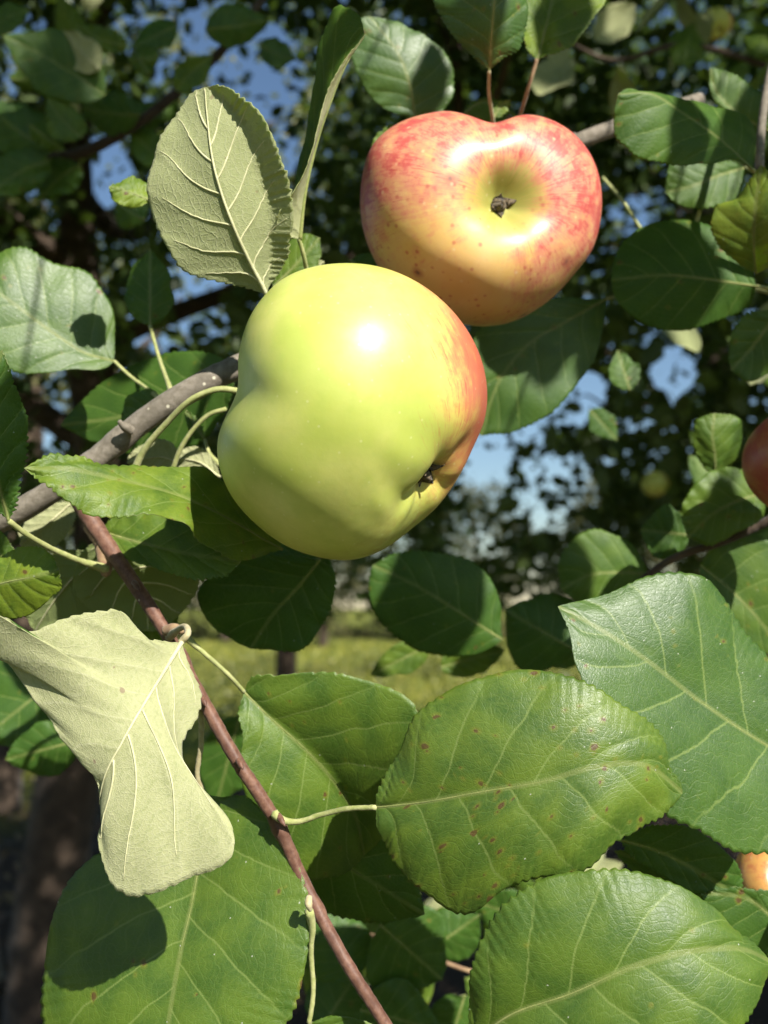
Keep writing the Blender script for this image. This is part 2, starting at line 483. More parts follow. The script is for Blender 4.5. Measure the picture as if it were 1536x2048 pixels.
def oval(parent, base, tip, w, roll=(0.0, 0.0), bend=0.0, bendd=0.0, wl=None, wr=None, **kw):
    """ovate leaf from base to tip (px, py, depth), full width w px, margins roll cm nearer/farther"""
    b = np.asarray(base, float); tp = np.asarray(tip, float)
    d = tp[:2] - b[:2]; L = np.linalg.norm(d); u = d / L; nrm = np.array([-u[1], u[0]])
    f = np.array([0, .33, .66, 1.0])
    mid = [(*(b[:2] + d*k + nrm*bend*L*math.sin(math.pi*k)), b[2] + (tp[2]-b[2])*k + bendd*0.01*math.sin(math.pi*k)) for k in f]
    prof = [(0.06, .45), (.17, .78), (.32, .98), (.48, 1.0), (.64, .86), (.80, .58), (.92, .26)]
    wl = w/2 if wl is None else wl; wr = w/2 if wr is None else wr
    rg = np.random.default_rng(int(abs(b[0]*7 + b[1]*3)) + 1)
    def side(sg, ww):
        return [tuple(b[:2] + d*k + nrm*(bend*L*math.sin(math.pi*k) + sg*ww*g*(1 + 0.06*rg.standard_normal()))) for k, g in prof]
    kw.setdefault('nt', 110); kw.setdefault('ns', 9)
    return leaf(parent, mid, side(1, wl), side(-1, wr), el=roll[0], er=roll[1], **kw)

# ------------------------------------------------------------------ ground
def ground_material():
    T = NT('orchard ground')
    g = T.n('TexCoord').outputs['Object']
    n1 = T.noise(g, 0.5, 4.0); n2 = T.noise(g, 3.0, 6.0, 0.7); n3 = T.noise(g, 28.0, 4.0, 0.7)
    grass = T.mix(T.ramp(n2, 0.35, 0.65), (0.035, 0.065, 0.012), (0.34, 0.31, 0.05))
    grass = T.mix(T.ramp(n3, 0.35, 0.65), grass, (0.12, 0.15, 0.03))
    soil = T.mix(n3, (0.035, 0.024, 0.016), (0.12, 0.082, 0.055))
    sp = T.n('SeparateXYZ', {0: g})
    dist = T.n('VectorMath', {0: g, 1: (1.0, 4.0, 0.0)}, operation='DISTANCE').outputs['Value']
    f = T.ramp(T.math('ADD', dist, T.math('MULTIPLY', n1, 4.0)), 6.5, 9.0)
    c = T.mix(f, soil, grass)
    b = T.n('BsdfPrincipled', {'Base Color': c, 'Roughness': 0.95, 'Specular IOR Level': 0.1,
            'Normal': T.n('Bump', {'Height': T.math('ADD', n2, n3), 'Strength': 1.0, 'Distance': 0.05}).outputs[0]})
    return T.done(b.outputs[0])

def build_ground():
    xs = np.concatenate([-np.geomspace(900, 0.8, 60), np.linspace(-0.6, 0.6, 5), np.geomspace(0.8, 900, 60)])
    X, Y = np.meshgrid(xs, xs)
    R = np.hypot(X, Y)
    Z = 0.035*np.sin(X*2.1 + 1)*np.sin(Y*1.7) + 0.02*np.sin(X*5.3)*np.sin(Y*4.7 + 2)
    Z = Z + 0.0025*np.clip(R - 25, 0, 60)*np.sin(X*0.05 + 0.5)
    V = np.stack([X, Y, Z], -1).reshape(-1, 3)
    n = len(xs)
    I = (np.arange(n-1)[:, None]*n + np.arange(n-1)[None, :]).ravel()
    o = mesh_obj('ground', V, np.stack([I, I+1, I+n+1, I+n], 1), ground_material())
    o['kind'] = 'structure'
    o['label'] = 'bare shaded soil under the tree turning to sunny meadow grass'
build_ground()

# ------------------------------------------------------------------ far leaves
def far_leaf_material(name, dark, light, trans, spec=0.5):
    T = NT(name)
    r = T.n('NewGeometry').outputs['Random Per Island']
    c = T.mix(r, dark, light)
    b = T.n('BsdfPrincipled', {'Base Color': c, 'Roughness': 0.5, 'Specular IOR Level': spec})
    tb = T.n('BsdfTranslucent', {'Color': trans})
    return T.done(T.n('MixShader', {0: 0.30, 1: b.outputs[0], 2: tb.outputs[0]}).outputs[0])
M_FAR = far_leaf_material('apple crown leaves', (0.025, 0.055, 0.013), (0.075, 0.115, 0.026), (0.16, 0.26, 0.03))
M_FARY = far_leaf_material('yellowing crown leaves', (0.06, 0.085, 0.02), (0.20, 0.19, 0.045), (0.26, 0.30, 0.05))
M_FARO = far_leaf_material('olive hedge leaves', (0.05, 0.06, 0.025), (0.13, 0.115, 0.05), (0.12, 0.13, 0.04), 0.1)
M_LITTER = far_leaf_material('fallen leaves', (0.06, 0.035, 0.02), (0.26, 0.18, 0.09), (0.1, 0.08, 0.03))

def leaf_cloud(name, C, L, mat, parent=None, rg=RNG, flat=0.35, kind='stuff', upbias=0.6):
    """many small folded ovate leaves centred at C (n,3), lengths L"""
    n = len(C)
    d = unit(rg.standard_normal((n, 3)) * np.array([1, 1, 0.7]) + np.array([0, 0, -0.25]))
    nn = unit(rg.standard_normal((n, 3)) + np.array([0, 0, upbias]))
    s = unit(np.cross(d, nn)); nn = np.cross(s, d)
    L = L[:, None]
    w = L * rg.uniform(0.25, 0.36, (n, 1))
    k = rg.uniform(0.0, flat, (n, 1))
    b = C - d*L*0.5; tp = C + d*L*0.5 - nn*L*0.12
    l1 = C - d*L*0.22 + s*w*0.85 + nn*w*k; l2 = C + d*L*0.18 + s*w + nn*w*k*0.8
    r1 = C - d*L*0.22 - s*w*0.85 + nn*w*k; r2 = C + d*L*0.18 - s*w + nn*w*k*0.8
    V = np.stack([b, r1, r2, tp, l2, l1], 1).reshape(-1, 3)
    me = bpy.data.meshes.new(name)
    me.vertices.add(n*6); me.vertices.foreach_set('co', V.ravel().astype(np.float32))
    base = np.arange(n)[:, None]*6
    fc = np.concatenate([base + np.array([[0, 1, 2, 3]]), base + np.array([[0, 3, 4, 5]])], 1).reshape(-1, 4)
    me.loops.add(len(fc)*4); me.loops.foreach_set('vertex_index', fc.ravel().astype(np.int32))
    me.polygons.add(len(fc)); me.polygons.foreach_set('loop_start', np.arange(0, len(fc)*4, 4, dtype=np.int32))
    me.polygons.foreach_set('use_smooth', np.ones(len(fc), dtype=bool))
    me.materials.append(mat)
    me.update(calc_edges=True); me.validate()
    o = bpy.data.objects.new(name, me); COL.objects.link(o)
    if parent is not None: put(o, parent)
    if kind: o['kind'] = kind
    return o

def clustered(n, box, cl, spread, rg, shape=None):
    lo, hi = np.array(box[0]), np.array(box[1])
    cen = lo + (hi - lo) * rg.random((cl, 3))
    if shape is not None:
        cen = cen[shape(cen)]
    idx = rg.integers(0, len(cen), n)
    rad = spread * rg.uniform(0.5, 1.3, len(cen))
    return cen[idx] + rg.standard_normal((n, 3)) * rad[idx][:, None] * np.array([1, 1, 0.6])

def limb_pts(a, b, sag, n, rg):
    t = np.linspace(0, 1, n)[:, None]
    p = np.array(a) + (np.array(b) - np.array(a)) * t
    for k in range(1, 4):
        p += (rg.standard_normal(3) * sag / k) * np.sin(math.pi * k * t)
    return p

# the gaps in the crown through which the sky shows (place in view, half sizes)
GAPS = [(205, 345, 55, 75, .05), (500, 150, 115, 105, .12), (400, 570, 75, 130, .12), (310, 650, 60, 60, .15), (40, 60, 60, 40, .2), (395, 60, 40, 50, .1), (950, 925, 75, 95, .06), (1110, 985, 95, 80, .16),
        (1150, 790, 70, 65, .06), (1345, 745, 50, 55, .08), (1322, 1105, 34, 60, .05), (1270, 430, 50, 45, .15), (560, 300, 45, 60, .3),
        (1060, 850, 55, 40, .12), (960, 1060, 80, 60, .2), (20, 120, 30, 50, .3), (620, 560, 50, 50, .3)]
TRUNKGAP = (140, 520, 75, 260)
LOWGAP = [(560, 1290, 260, 65), (900, 1290, 260, 60), (1000, 1240, 140, 50)]
def thin(C, rg, low=0.12):
    x, y, d = proj(C)
    k = np.ones(len(C))
    for gx, gy, rx, ry, kp in GAPS:
        k = np.where((d > 0) & (((x-gx)/rx)**2 + ((y-gy)/ry)**2 < 1), kp, k)
    for gx, gy, rx, ry in LOWGAP:
        k = np.where((d > 0) & (((x-gx)/rx)**2 + ((y-gy)/ry)**2 < 1), low, k)
    return C[rg.random(len(C)) < k]

def orchard_tree(name, foot, height, trunk_r, limbs, mat, label, lean=(0, 0), seed=1):
    rg = np.random.default_rng(seed)
    root = empty(name, foot)
    tag(root, label, 'tree')
    top = (foot[0] + lean[0], foot[1] + lean[1], height)
    tp = limb_pts((foot[0], foot[1], -0.1), top, trunk_r*0.6, 40, rg)
    rr = trunk_r * np.interp(np.linspace(0, 1, 40), [0, 0.06, 0.6, 1], [1.5, 1.05, 0.8, 0.4])
    V, Fc = tube_geo(tp, rr, 18, 0.05, seed)
    mesh_obj('trunk', V, Fc, mat, root)
    for fr, end, r in limbs:
        a = tp[int(fr * 39)]
        lp = limb_pts(a, end, 0.12, 26, rg)
        V, Fc = tube_geo(lp, np.linspace(r, r*0.2, 26), 10, 0.04, seed)
        lb = mesh_obj('limb', V, Fc, mat, root)
        for q in range(5):
            k = rg.integers(8, 25)
            e = lp[k] + rg.standard_normal(3) * np.array([0.5, 0.5, 0.35])
            tw = limb_pts(lp[k], e, 0.05, 12, rg)
            V, Fc = tube_geo(tw, np.linspace(r*0.3, r*0.08, 12), 6)
            mesh_obj('twig', V, Fc, mat, lb)
    return root

# the apple tree that carries the fruit: trunk at the left, crown over the view
t1 = orchard_tree('apple_tree', (-1.12, 3.5, 0), 3.4, 0.105,
    [(0.50, (0.2, 2.6, 3.3), 0.045), (0.62, (-2.8, 3.0, 3.6), 0.045), (0.72, (0.9, 4.2, 3.4), 0.04),
     (0.80, (-1.6, 1.4, 3.7), 0.04), (0.88, (-0.6, 5.2, 4.2), 0.04), (0.95, (0.6, 1.2, 4.2), 0.035), (0.42, (-2.6, 4.2, 2.5), 0.03)],
    M_BARK, 'dark apple tree with shadowed trunk behind the pale upright leaf', (0.1, -0.3), 3)
rg1 = np.random.default_rng(5)
def in_view(C, m=0):
    x, y, d = proj(C)
    return (d > 0) & (x > -m) & (x < 1536+m) & (y > -m) & (y < 2048+m)
# shading roof of the crown, above the picture
C = clustered(70000, ((-3.0, -1.3, 2.75), (4.4, 4.4, 4.3)), 420, 0.32, rg1)
C = C[~in_view(C, 20)]
C = C[(C[:, 2] > 2.6) & (C[:, 1] + (C[:, 2] - 1.75)*1.142 > 0.62 + 0.08*(C[:, 0] - (C[:, 2] - 1.75)*0.683 < -0.06))]
leaf_cloud('crown', C, rg1.uniform(0.06, 0.10, len(C)), M_FAR, t1, rg1)
# inner crown, in the picture
C = clustered(36000, ((-2.6, 2.2, 1.75), (2.4, 5.0, 4.6)), 300, 0.22, rg1)
C = thin(C[C[:, 2] > 1.45], rg1)
x_, y_, d_ = proj(C)
C = C[~((((x_-TRUNKGAP[0])/TRUNKGAP[2])**2 + ((y_-TRUNKGAP[1])/TRUNKGAP[3])**2 < 1) & (d_ < 3.6) & (rg1.random(len(C)) < 0.75))]
leaf_cloud('crown', C, rg1.uniform(0.045, 0.08, len(C)), M_FAR, t1, rg1)

t2 = orchard_tree('apple_tree', (2.15, 5.6, 0), 4.2, 0.12,
    [(0.45, (3.2, 4.6, 3.4), 0.05), (0.6, (0.7, 6.2, 4.0), 0.05), (0.75, (1.2, 4.8, 4.3), 0.045), (0.35, (1.0, 6.6, 2.4), 0.03), (0.9, (2.8, 6.4, 5.4), 0.04)],
    M_BARK, 'second dark apple tree in shade beyond the blushed apple', (-0.2, 0.1), 8)
rg2 = np.random.default_rng(6)
C = clustered(38000, ((-0.2, 4.6, 1.6), (4.4, 7.6, 5.8)), 300, 0.28, rg2)
C = thin(C[C[:, 2] > 1.2], rg2)
leaf_cloud('crown', C, rg2.uniform(0.045, 0.08, len(C)), M_FAR, t2, rg2)

t3 = orchard_tree('apple_tree', (-3.0, 8.0, 0), 4.4, 0.13,
    [(0.45, (-4.2, 7.6, 3.6), 0.05), (0.6, (-1.7, 8.2, 4.2), 0.05), (0.8, (-2.6, 7.0, 5.2), 0.045), (0.5, (-2.0, 9.0, 3.0), 0.04)],
    M_BARK, 'third apple tree with yellowing leaves further back on the left', (0.2, 0.2), 12)
rg3 = np.random.default_rng(9)
C = clustered(24000, ((-5.0, 6.6, 1.9), (0.4, 9.8, 6.6)), 240, 0.26, rg3)
C = thin(C, rg3)
leaf_cloud('crown', C, rg3.uniform(0.05, 0.085, len(C)), M_FARY, t3, rg3)

t5 = orchard_tree('apple_tree', (-0.88, 9.2, 0), 3.6, 0.10,
    [(0.5, (-1.9, 9.0, 3.4), 0.04), (0.65, (0.2, 9.6, 3.6), 0.04), (0.8, (-0.8, 8.4, 4.2), 0.035)],
    M_BARK, 'small far apple tree whose trunk stands before the sunny meadow', (0.1, 0.1), 31)
C = clustered(9000, ((-2.4, 8.0, 2.1), (0.8, 10.6, 4.8)), 90, 0.26, rg3)
C = thin(C, rg3)
leaf_cloud('crown', C, rg3.uniform(0.05, 0.085, len(C)), M_FAR, t5, rg3)

# slim tan trunk low at the left, near
t4 = orchard_tree('young_tree', (-1.70, 4.55, 0), 2.1, 0.05, [(0.7, (-2.6, 4.3, 2.0), 0.02), (0.85, (-2.2, 5.2, 2.2), 0.02)], M_BARKT,
    'slim tan trunk standing on the bare soil at the lower left', (-0.12, 0.0), 15)
C = clustered(900, ((-3.2, 4.0, 1.6), (-2.0, 5.2, 2.5)), 14, 0.15, rg3)
leaf_cloud('crown', C, rg3.uniform(0.05, 0.08, len(C)), M_FAR, t4, rg3)

# far trees along the meadow
FARS = [((-14, 44, 0), 7.5, 2.6, 'rounded olive tree at the far meadow edge, leftmost of the far row'),
        ((-7.5, 48, 0), 6.0, 2.3, 'low olive tree in the far row, second from the left'),
        ((-2.5, 40, 0), 5.2, 2.0, 'small olive tree in the far row below the green apple'),
        ((4.0, 46, 0), 7.4, 2.6, 'pale olive tree in the far row just beyond the green apple'),
        ((8.2, 36, 0), 6.4, 2.4, 'olive tree in the far row under the bright sky gap'),
        ((13.5, 42, 0), 7.8, 2.8, 'tall olive tree at the far meadow edge, rightmost of the far row')]
for i, (ft, h, r, lab) in enumerate(FARS):
    rg = np.random.default_rng(40 + i)
    root = empty('meadow_tree', ft)
    tag(root, lab, 'tree', 'far trees along the meadow')
    V, Fc = tube_geo(limb_pts((ft[0], ft[1], -0.2), (ft[0]+0.2, ft[1], h*0.75), 0.15, 16, rg), np.linspace(0.22, 0.07, 16), 10, 0.05, i)
    mesh_obj('trunk', V, Fc, M_BARK, root)
    cen = unit(rg.standard_normal((60, 3))) * rg.uniform(0.3, 1.0, (60, 1))**0.5 * np.array([r, r, h*0.40]) + np.array([ft[0], ft[1], h*0.58])
    C = cen[rg.integers(0, 60, 5200)] + rg.standard_normal((5200, 3)) * 0.36
    leaf_cloud('crown', C, rg.uniform(0.12, 0.22, len(C)), M_FARO, root, rg)
rg = np.random.default_rng(77)
hx = rg.uniform(-40, 40, 16000); hz = rg.random(16000)**1.4 * (1.6 + 0.9*np.sin(hx*0.4) + 0.5*np.sin(hx*1.3))
C = np.stack([hx, 52 + rg.standard_normal(16000)*1.2, hz], 1)
hd = leaf_cloud('hedgerow', C, rg.uniform(0.15, 0.3, len(C)), M_FARO, None, rg)
tag(hd, 'far hazy hedgerow mass along the end of the meadow', 'hedge', kind='stuff')

# meadow grass and fallen leaves
def grass():
    rg = np.random.default_rng(3)
    n = 26000
    y = 10 + 34*rg.random(n)**1.6; x = (rg.random(n)-0.5) * y * 1.0
    hgt = rg.uniform(0.08, 0.26, n); w = rg.uniform(0.006, 0.014, n) * (y/10)
    a = rg.uniform(0, math.pi, n)
    dx, dy = np.cos(a)*w, np.sin(a)*w
    lx, ly = rg.standard_normal(n)*0.07, rg.standard_normal(n)*0.07
    V = np.stack([np.stack([x-dx, y-dy, 0*x-0.03], 1), np.stack([x+dx, y+dy, 0*x-0.03], 1), np.stack([x+lx, y+ly, hgt], 1)], 1).reshape(-1, 3)
    o = mesh_obj('grass', V, np.arange(n*3).reshape(-1, 3), M_GRASS, None, False)
    tag(o, 'sunlit yellow green grass blades of the open meadow', 'grass', kind='stuff')
M_GRASS = far_leaf_material('meadow grass', (0.11, 0.15, 0.02), (0.38, 0.35, 0.06), (0.25, 0.32, 0.05))
grass()
C = np.stack([rg.uniform(-5, 4, 2600), rg.uniform(2.2, 9.5, 2600), np.full(2600, 0.045)], 1)
lt = leaf_cloud('fallen_leaves', C, rg.uniform(0.05, 0.09, len(C)), M_LITTER, None, rg, 0.3, 'stuff', 3.0)
tag(lt, 'brown fallen leaves scattered over the shaded soil', 'leaf litter', kind='stuff')

rg = np.random.default_rng(91)
C = clustered(9000, ((-7, 11, 0.0), (7, 28, 0.25)), 110, 0.32, rg)
C[:, 2] = np.abs(C[:, 2])*0.8
wd = leaf_cloud('meadow_weeds', C, rg.uniform(0.06, 0.14, len(C)), M_FARY, None, rg)
tag(wd, 'low patchy weeds growing across the sunny meadow', 'weeds', kind='stuff')

# ------------------------------------------------------------------ apples
def apple_material(name, kind):
    T = NT(name)
    g = T.n('TexCoord').outputs['Object']            # metres from the apple's middle, unrotated
    mer = T.n('Attribute', attribute_name='meridian')
    mv = mer.outputs['Vector']
    dn = T.n('VectorMath', {0: g}, operation='NORMALIZE').outputs[0]
    def dot(v): return T.n('VectorMath', {0: dn, 1: v}, operation='DOT_PRODUCT').outputs['Value']
    n1 = T.noise(g, 45.0, 3.0); n2 = T.noise(g, 220.0, 3.0, 0.6); n3 = T.noise(g, 900.0, 2.0)
    st = T.noise(T.n('VectorMath', {0: mv, 1: (22.0, 22.0, 11.0)}, operation='MULTIPLY').outputs[0], 1.0, 5.0, 0.75)
    st2 = T.noise(T.n('VectorMath', {0: mv, 1: (48.0, 48.0, 14.0)}, operation='MULTIPLY').outputs[0], 1.0, 3.0, 0.7)
    theta = T.n('SeparateXYZ', {0: mv}).outputs[2]    # 0 calyx .. 1 stalk
    if kind == 'green':
        base = T.mix(T.ramp(n1, 0.3, 0.7), (0.43, 0.49, 0.095), (0.56, 0.57, 0.16))
        base = T.mix(T.ramp(n2, 0.40, 0.75, 0.0, 0.30), base, (0.36, 0.44, 0.07))
        d = dot((0.93, 0.22, 0.30))
        d = T.math('ADD', d, T.math('MULTIPLY', T.math('SUBTRACT', n1, 0.5), 0.35))
        warm = T.ramp(d, 0.15, 0.75)
        base = T.mix(T.math('MULTIPLY', warm, 0.75), base, (0.72, 0.47, 0.12))
        mott = T.noise(g, 170.0, 4.0, 0.72)
        rr = T.math('ADD', d, T.math('ADD', T.math('MULTIPLY', T.math('SUBTRACT', mott, 0.5), 0.75), T.math('MULTIPLY', T.math('SUBTRACT', st, 0.5), 0.7)))
        red = T.ramp(rr, 0.38, 0.85)
        c = T.mix(T.math('MULTIPLY', red, 0.82), base, (0.50, 0.105, 0.075))
        c = T.mix(T.math('MULTIPLY', T.ramp(d, 0.62, 0.98), 0.6), c, (0.44, 0.07, 0.05))
        fl = T.math('MULTIPLY', T.ramp(st2, 0.58, 0.67), T.ramp(d, 0.02, 0.45))
        c = T.mix(T.math('MULTIPLY', fl, 0.6), c, (0.45, 0.05, 0.05))
        bl = T.ramp(dot((0.45, 0.1, -0.9)), 0.75, 1.0)
        c = T.mix(T.math('MULTIPLY', T.math('MULTIPLY', bl, T.ramp(n2, 0.4, 0.7)), 0.4), c, (0.36, 0.19, 0.06))
    elif kind == 'blush':
        base = T.mix(T.ramp(n1, 0.3, 0.7), (0.60, 0.38, 0.11), (0.64, 0.44, 0.19))
        bas = T.ramp(T.math('ADD', theta, T.math('MULTIPLY', st, 0.10)), 0.08, 0.17, 1.0, 0.0)
        base = T.mix(bas, base, (0.34, 0.32, 0.07))
        mott = T.noise(g, 150.0, 4.0, 0.72)
        xx = dot((1.0, 0.0, 0.0))
        fld = T.math('ADD', T.math('MULTIPLY', dot((0.05, 0.15, 0.9)), 0.26), T.math('MULTIPLY', T.math('MULTIPLY', xx, xx), 0.26))
        fld = T.math('ADD', fld, 0.60)
        fld = T.math('SUBTRACT', fld, T.math('MULTIPLY', T.ramp(dot((-0.45, -0.45, -0.77)), 0.55, 1.0), 0.40))
        fld = T.math('SUBTRACT', fld, T.math('MULTIPLY', bas, 0.75))
        rr = T.math('ADD', fld, T.math('ADD', T.math('MULTIPLY', T.math('SUBTRACT', mott, 0.5), 1.7), T.math('MULTIPLY', T.math('SUBTRACT', st, 0.5), 0.9)))
        c = T.mix(T.math('MULTIPLY', T.ramp(rr, 0.10, 0.85), 0.80), base, (0.56, 0.155, 0.125))
        c = T.mix(T.math('MULTIPLY', T.ramp(rr, 0.68, 1.0), 0.75), c, (0.45, 0.050, 0.055))
        fl = T.math('MULTIPLY', T.ramp(st2, 0.57, 0.66), T.ramp(fld, 0.15, 0.6))
        c = T.mix(T.math('MULTIPLY', fl, 0.65), c, (0.40, 0.035, 0.045))
        tiny = T.n('TexVoronoi', {'Vector': g, 'Scale': 330.0})
        tr_ = T.n('SeparateColor', {0: tiny.outputs['Color']})
        tm = T.math('MULTIPLY', T.math('LESS_THAN', tr_.outputs[0], 0.40), T.ramp(tiny.outputs['Distance'], 0.10, 0.34, 1.0, 0.0))
        c = T.mix(T.math('MULTIPLY', T.math('MULTIPLY', tm, T.math('SUBTRACT', 1.0, bas)), 0.6), c, (0.40, 0.05, 0.05))
        d = fld
        sp = T.n('TexVoronoi', {'Vector': g, 'Scale': 75.0})
        r = T.n('SeparateColor', {0: sp.outputs['Color']})
        on = T.math('LESS_THAN', r.outputs[0], 0.28)
        dd = T.math('ADD', sp.outputs['Distance'], T.math('MULTIPLY', n2, 0.10))
        c = T.mix(T.math('MULTIPLY', T.math('MULTIPLY', on, T.ramp(dd, 0.10, 0.30, 1.0, 0.0)), 0.75), c, (0.33, 0.09, 0.06))
        c = T.mix(T.math('MULTIPLY', T.math('MULTIPLY', on, T.ramp(dd, 0.10, 0.16, 1.0, 0.0)), 0.9), c, (0.10, 0.06, 0.05))
    elif kind == 'orange':
        base = T.mix(n1, (0.60, 0.36, 0.09), (0.62, 0.28, 0.10))
        mott = T.noise(g, 170.0, 4.0, 0.72)
        c = T.mix(T.math('MULTIPLY', T.ramp(T.math('ADD', mott, T.math('MULTIPLY', st, 0.5)), 0.70, 0.95), 0.7), base, (0.45, 0.09, 0.05))
    else:
        base = T.mix(n1, (0.36, 0.17, 0.05), (0.36, 0.09, 0.04))
        mott = T.noise(g, 150.0, 4.0, 0.72)
        c = T.mix(T.math('MULTIPLY', T.ramp(T.math('ADD', mott, T.math('MULTIPLY', st, 0.5)), 0.55, 0.85), 0.85), base, (0.30, 0.035, 0.03))
    # lenticels and scurf
    le = T.n('TexVoronoi', {'Vector': g, 'Scale': 230.0 if kind != 'green' else 380.0})
    lr = T.n('SeparateColor', {0: le.outputs['Color']})
    lm = T.math('MULTIPLY', T.math('LESS_THAN', lr.outputs[0], 0.45), T.ramp(le.outputs['Distance'], 0.06, 0.20, 1.0, 0.0))
    c = T.mix(T.math('MULTIPLY', lm, 0.45 if kind != 'green' else 0.35), c, (0.66, 0.55, 0.32) if kind != 'green' else (0.70, 0.70, 0.40))
    dk = T.n('TexVoronoi', {'Vector': g, 'Scale': 60.0})
    dr = T.n('SeparateColor', {0: dk.outputs['Color']})
    dm = T.math('MULTIPLY', T.math('LESS_THAN', dr.outputs[1], 0.06), T.ramp(dk.outputs['Distance'], 0.035, 0.075, 1.0, 0.0))
    c = T.mix(T.math('MULTIPLY', dm, 0.9), c, (0.07, 0.04, 0.02))
    h = T.math('ADD', T.math('MULTIPLY', n2, 0.6), T.math('MULTIPLY', n3, 0.25))
    bump = T.n('Bump', {'Height': h, 'Strength': 0.16, 'Distance': 0.0005}).outputs[0]
    ro = T.math('ADD', 0.40, T.math('MULTIPLY', n2, 0.16))
    b = T.n('BsdfPrincipled', {'Base Color': c, 'Roughness': ro, 'Specular IOR Level': 0.5, 'Normal': bump,
                               'Subsurface Weight': 0.3, 'Subsurface Radius': (0.006, 0.004, 0.0015), 'Subsurface Scale': 0.5,
                               'Coat Weight': 0.35, 'Coat Roughness': 0.32})
    return T.done(b.outputs[0])

def apple(cpx, R, axis, mat, label, outline=None, sculpt=(), nu=110, nv=180, basin=(0.26, 0.30), ribs=0.014, stalk=None, sepals=True, seed=1, height=0.88, zc=None, sep=1.0, puck=1.1):
    """axis: calyx direction as (right, up, towards camera). outline: silhouette in photo pixels around cpx."""
    cen = P(*cpx)
    B = np.stack([RIGHT, UP, -FWD])                  # rows: apple frame -> world
    w = unit(np.array(axis, float))
    e1 = unit(np.cross(w, [0.2, 1, 0.1])); e2 = np.cross(w, e1)
    th = np.linspace(0.0, math.pi, nu); ph = np.linspace(0, 2*math.pi, nv, endpoint=False)
    TH, PH = np.meshgrid(th, ph, indexing='ij')
    rho = np.sin(TH) ** 0.92 * (1 + 0.05*np.cos(TH - 2.2))
    z = np.where(TH < math.pi/2, zc or height, height)*np.cos(TH)
    z = z - basin[0]*(0.5*np.exp(-(rho/basin[1])**2) + 0.5*np.exp(-(rho/(basin[1]*0.45))**2))*(TH < math.pi/2) + 0.42*np.exp(-(rho/0.26)**2)*(TH > math.pi/2)
    rg = np.random.default_rng(seed)
    lob = np.cos(5*PH + 0.5)*np.exp(-((TH - 0.62)/0.42)**2) + 0.35*np.cos(5*PH + 0.5)*np.exp(-((TH - 2.4)/0.5)**2)
    lob = lob + puck*(np.cos(5*PH + 0.5) + 0.6*np.cos(3*PH + 1.3) + 0.5*np.sin(8*PH))*np.exp(-((TH - 0.22)/0.14)**2)
    f = 1 + ribs*lob + 0.012*np.sin(2*PH + 1.0)*np.sin(TH) + 0.010*np.sin(3*PH + 2*TH)*np.sin(TH)
    rho = rho*f; z = z*(1 + 0.8*ribs*lob)
    Q = (rho*np.cos(PH))[..., None]*e1 + (rho*np.sin(PH))[..., None]*e2 + z[..., None]*w
    Q = Q * R
    shp = Q.shape; Q = Q.reshape(-1, 3)
    def screen(Q):
        W = cen + Q @ B
        x, y, d = proj(W)
        return x - cpx[0], cpx[1] - y, d
    if outline is not None:
        ol = np.array(outline, float); ol = np.stack([ol[:, 0]-cpx[0], cpx[1]-ol[:, 1]], 1)
        oa = np.arctan2(ol[:, 1], ol[:, 0]); orr = np.hypot(ol[:, 0], ol[:, 1])
        k = np.argsort(oa); oa, orr = oa[k], orr[k]
        nb = 90; ba = (np.arange(nb)+0.5)/nb*2*math.pi - math.pi
        fine = spline(np.concatenate([np.stack([oa-2*math.pi, orr/100], 1), np.stack([oa, orr/100], 1), np.stack([oa+2*math.pi, orr/100], 1)]), 3000)
        tgt = np.interp(ba, fine[:, 0], fine[:, 1]*100)
        ker = np.array([1, 2, 3, 2, 1.])/9
        for it in range(5):
            x, y, d = screen(Q)
            a = np.arctan2(y, x); r = np.hypot(x, y)
            bi = np.clip(((a + math.pi)/(2*math.pi)*nb).astype(int), 0, nb-1)
            mx = np.zeros(nb); np.maximum.at(mx, bi, r)
            mx = np.where(mx > 1, mx, mx.max())
            kk = tgt/mx
            kk = np.convolve(np.concatenate([kk[-4:], kk, kk[:4]]), ker, 'same')[4:-4]
            kv = np.interp(a, np.concatenate([ba-2*math.pi, ba, ba+2*math.pi]), np.tile(kk, 3))
            rel = np.clip(r/np.interp(a, ba, mx, period=2*math.pi), 0, 1)
            wgt = rel**1.5*(3-2*np.minimum(rel**1.5, 1))*rel**0.5
            wgt = np.clip(wgt, 0, 1)
            sc = 1 + (kv-1)*wgt
            Q[:, 0] *= sc; Q[:, 1] *= sc
    # hand-sculpted dents and knobs: (polyline px, amount mm along the outward direction, sigma px)
    for line, mm, sg in sculpt:
        x, y, d = screen(Q)
        L = spline([(p[0], p[1]) for p in line], 40) if len(line) > 1 else np.array(line, float)
        dx = (x + cpx[0])[:, None] - L[None, :, 0]; dy = (cpx[1] - y)[:, None] - L[None, :, 1]
        dist = np.sqrt((dx**2 + dy**2).min(1))
        front = 1/(1 + np.exp(-(Q[:, 2] + 0.1*R)/(0.08*R)))
        Q = Q + unit(Q)*(mm*0.001*np.exp(-(dist/sg)**2)*front)[:, None]
    W = Q @ B
    I = (np.arange(nu-1)[:, None]*nv + np.arange(nv)[None, :])
    J = (np.arange(nu-1)[:, None]*nv + ((np.arange(nv)+1) % nv)[None, :])
    faces = np.stack([I.ravel(), (I+nv).ravel(), (J+nv).ravel(), J.ravel()], 1)
    root = empty('apple', cen)
    tag(root, label, 'apple')
    o = mesh_obj('fruit_skin', W, faces, mat, None)
    # outward faces
    v0 = W[faces[nu*nv//2]]; nrm = np.cross(v0[1]-v0[0], v0[3]-v0[0])
    if nrm @ v0.mean(0) < 0: o.data.flip_normals()
    at = o.data.attributes.new('meridian', 'FLOAT_VECTOR', 'POINT')
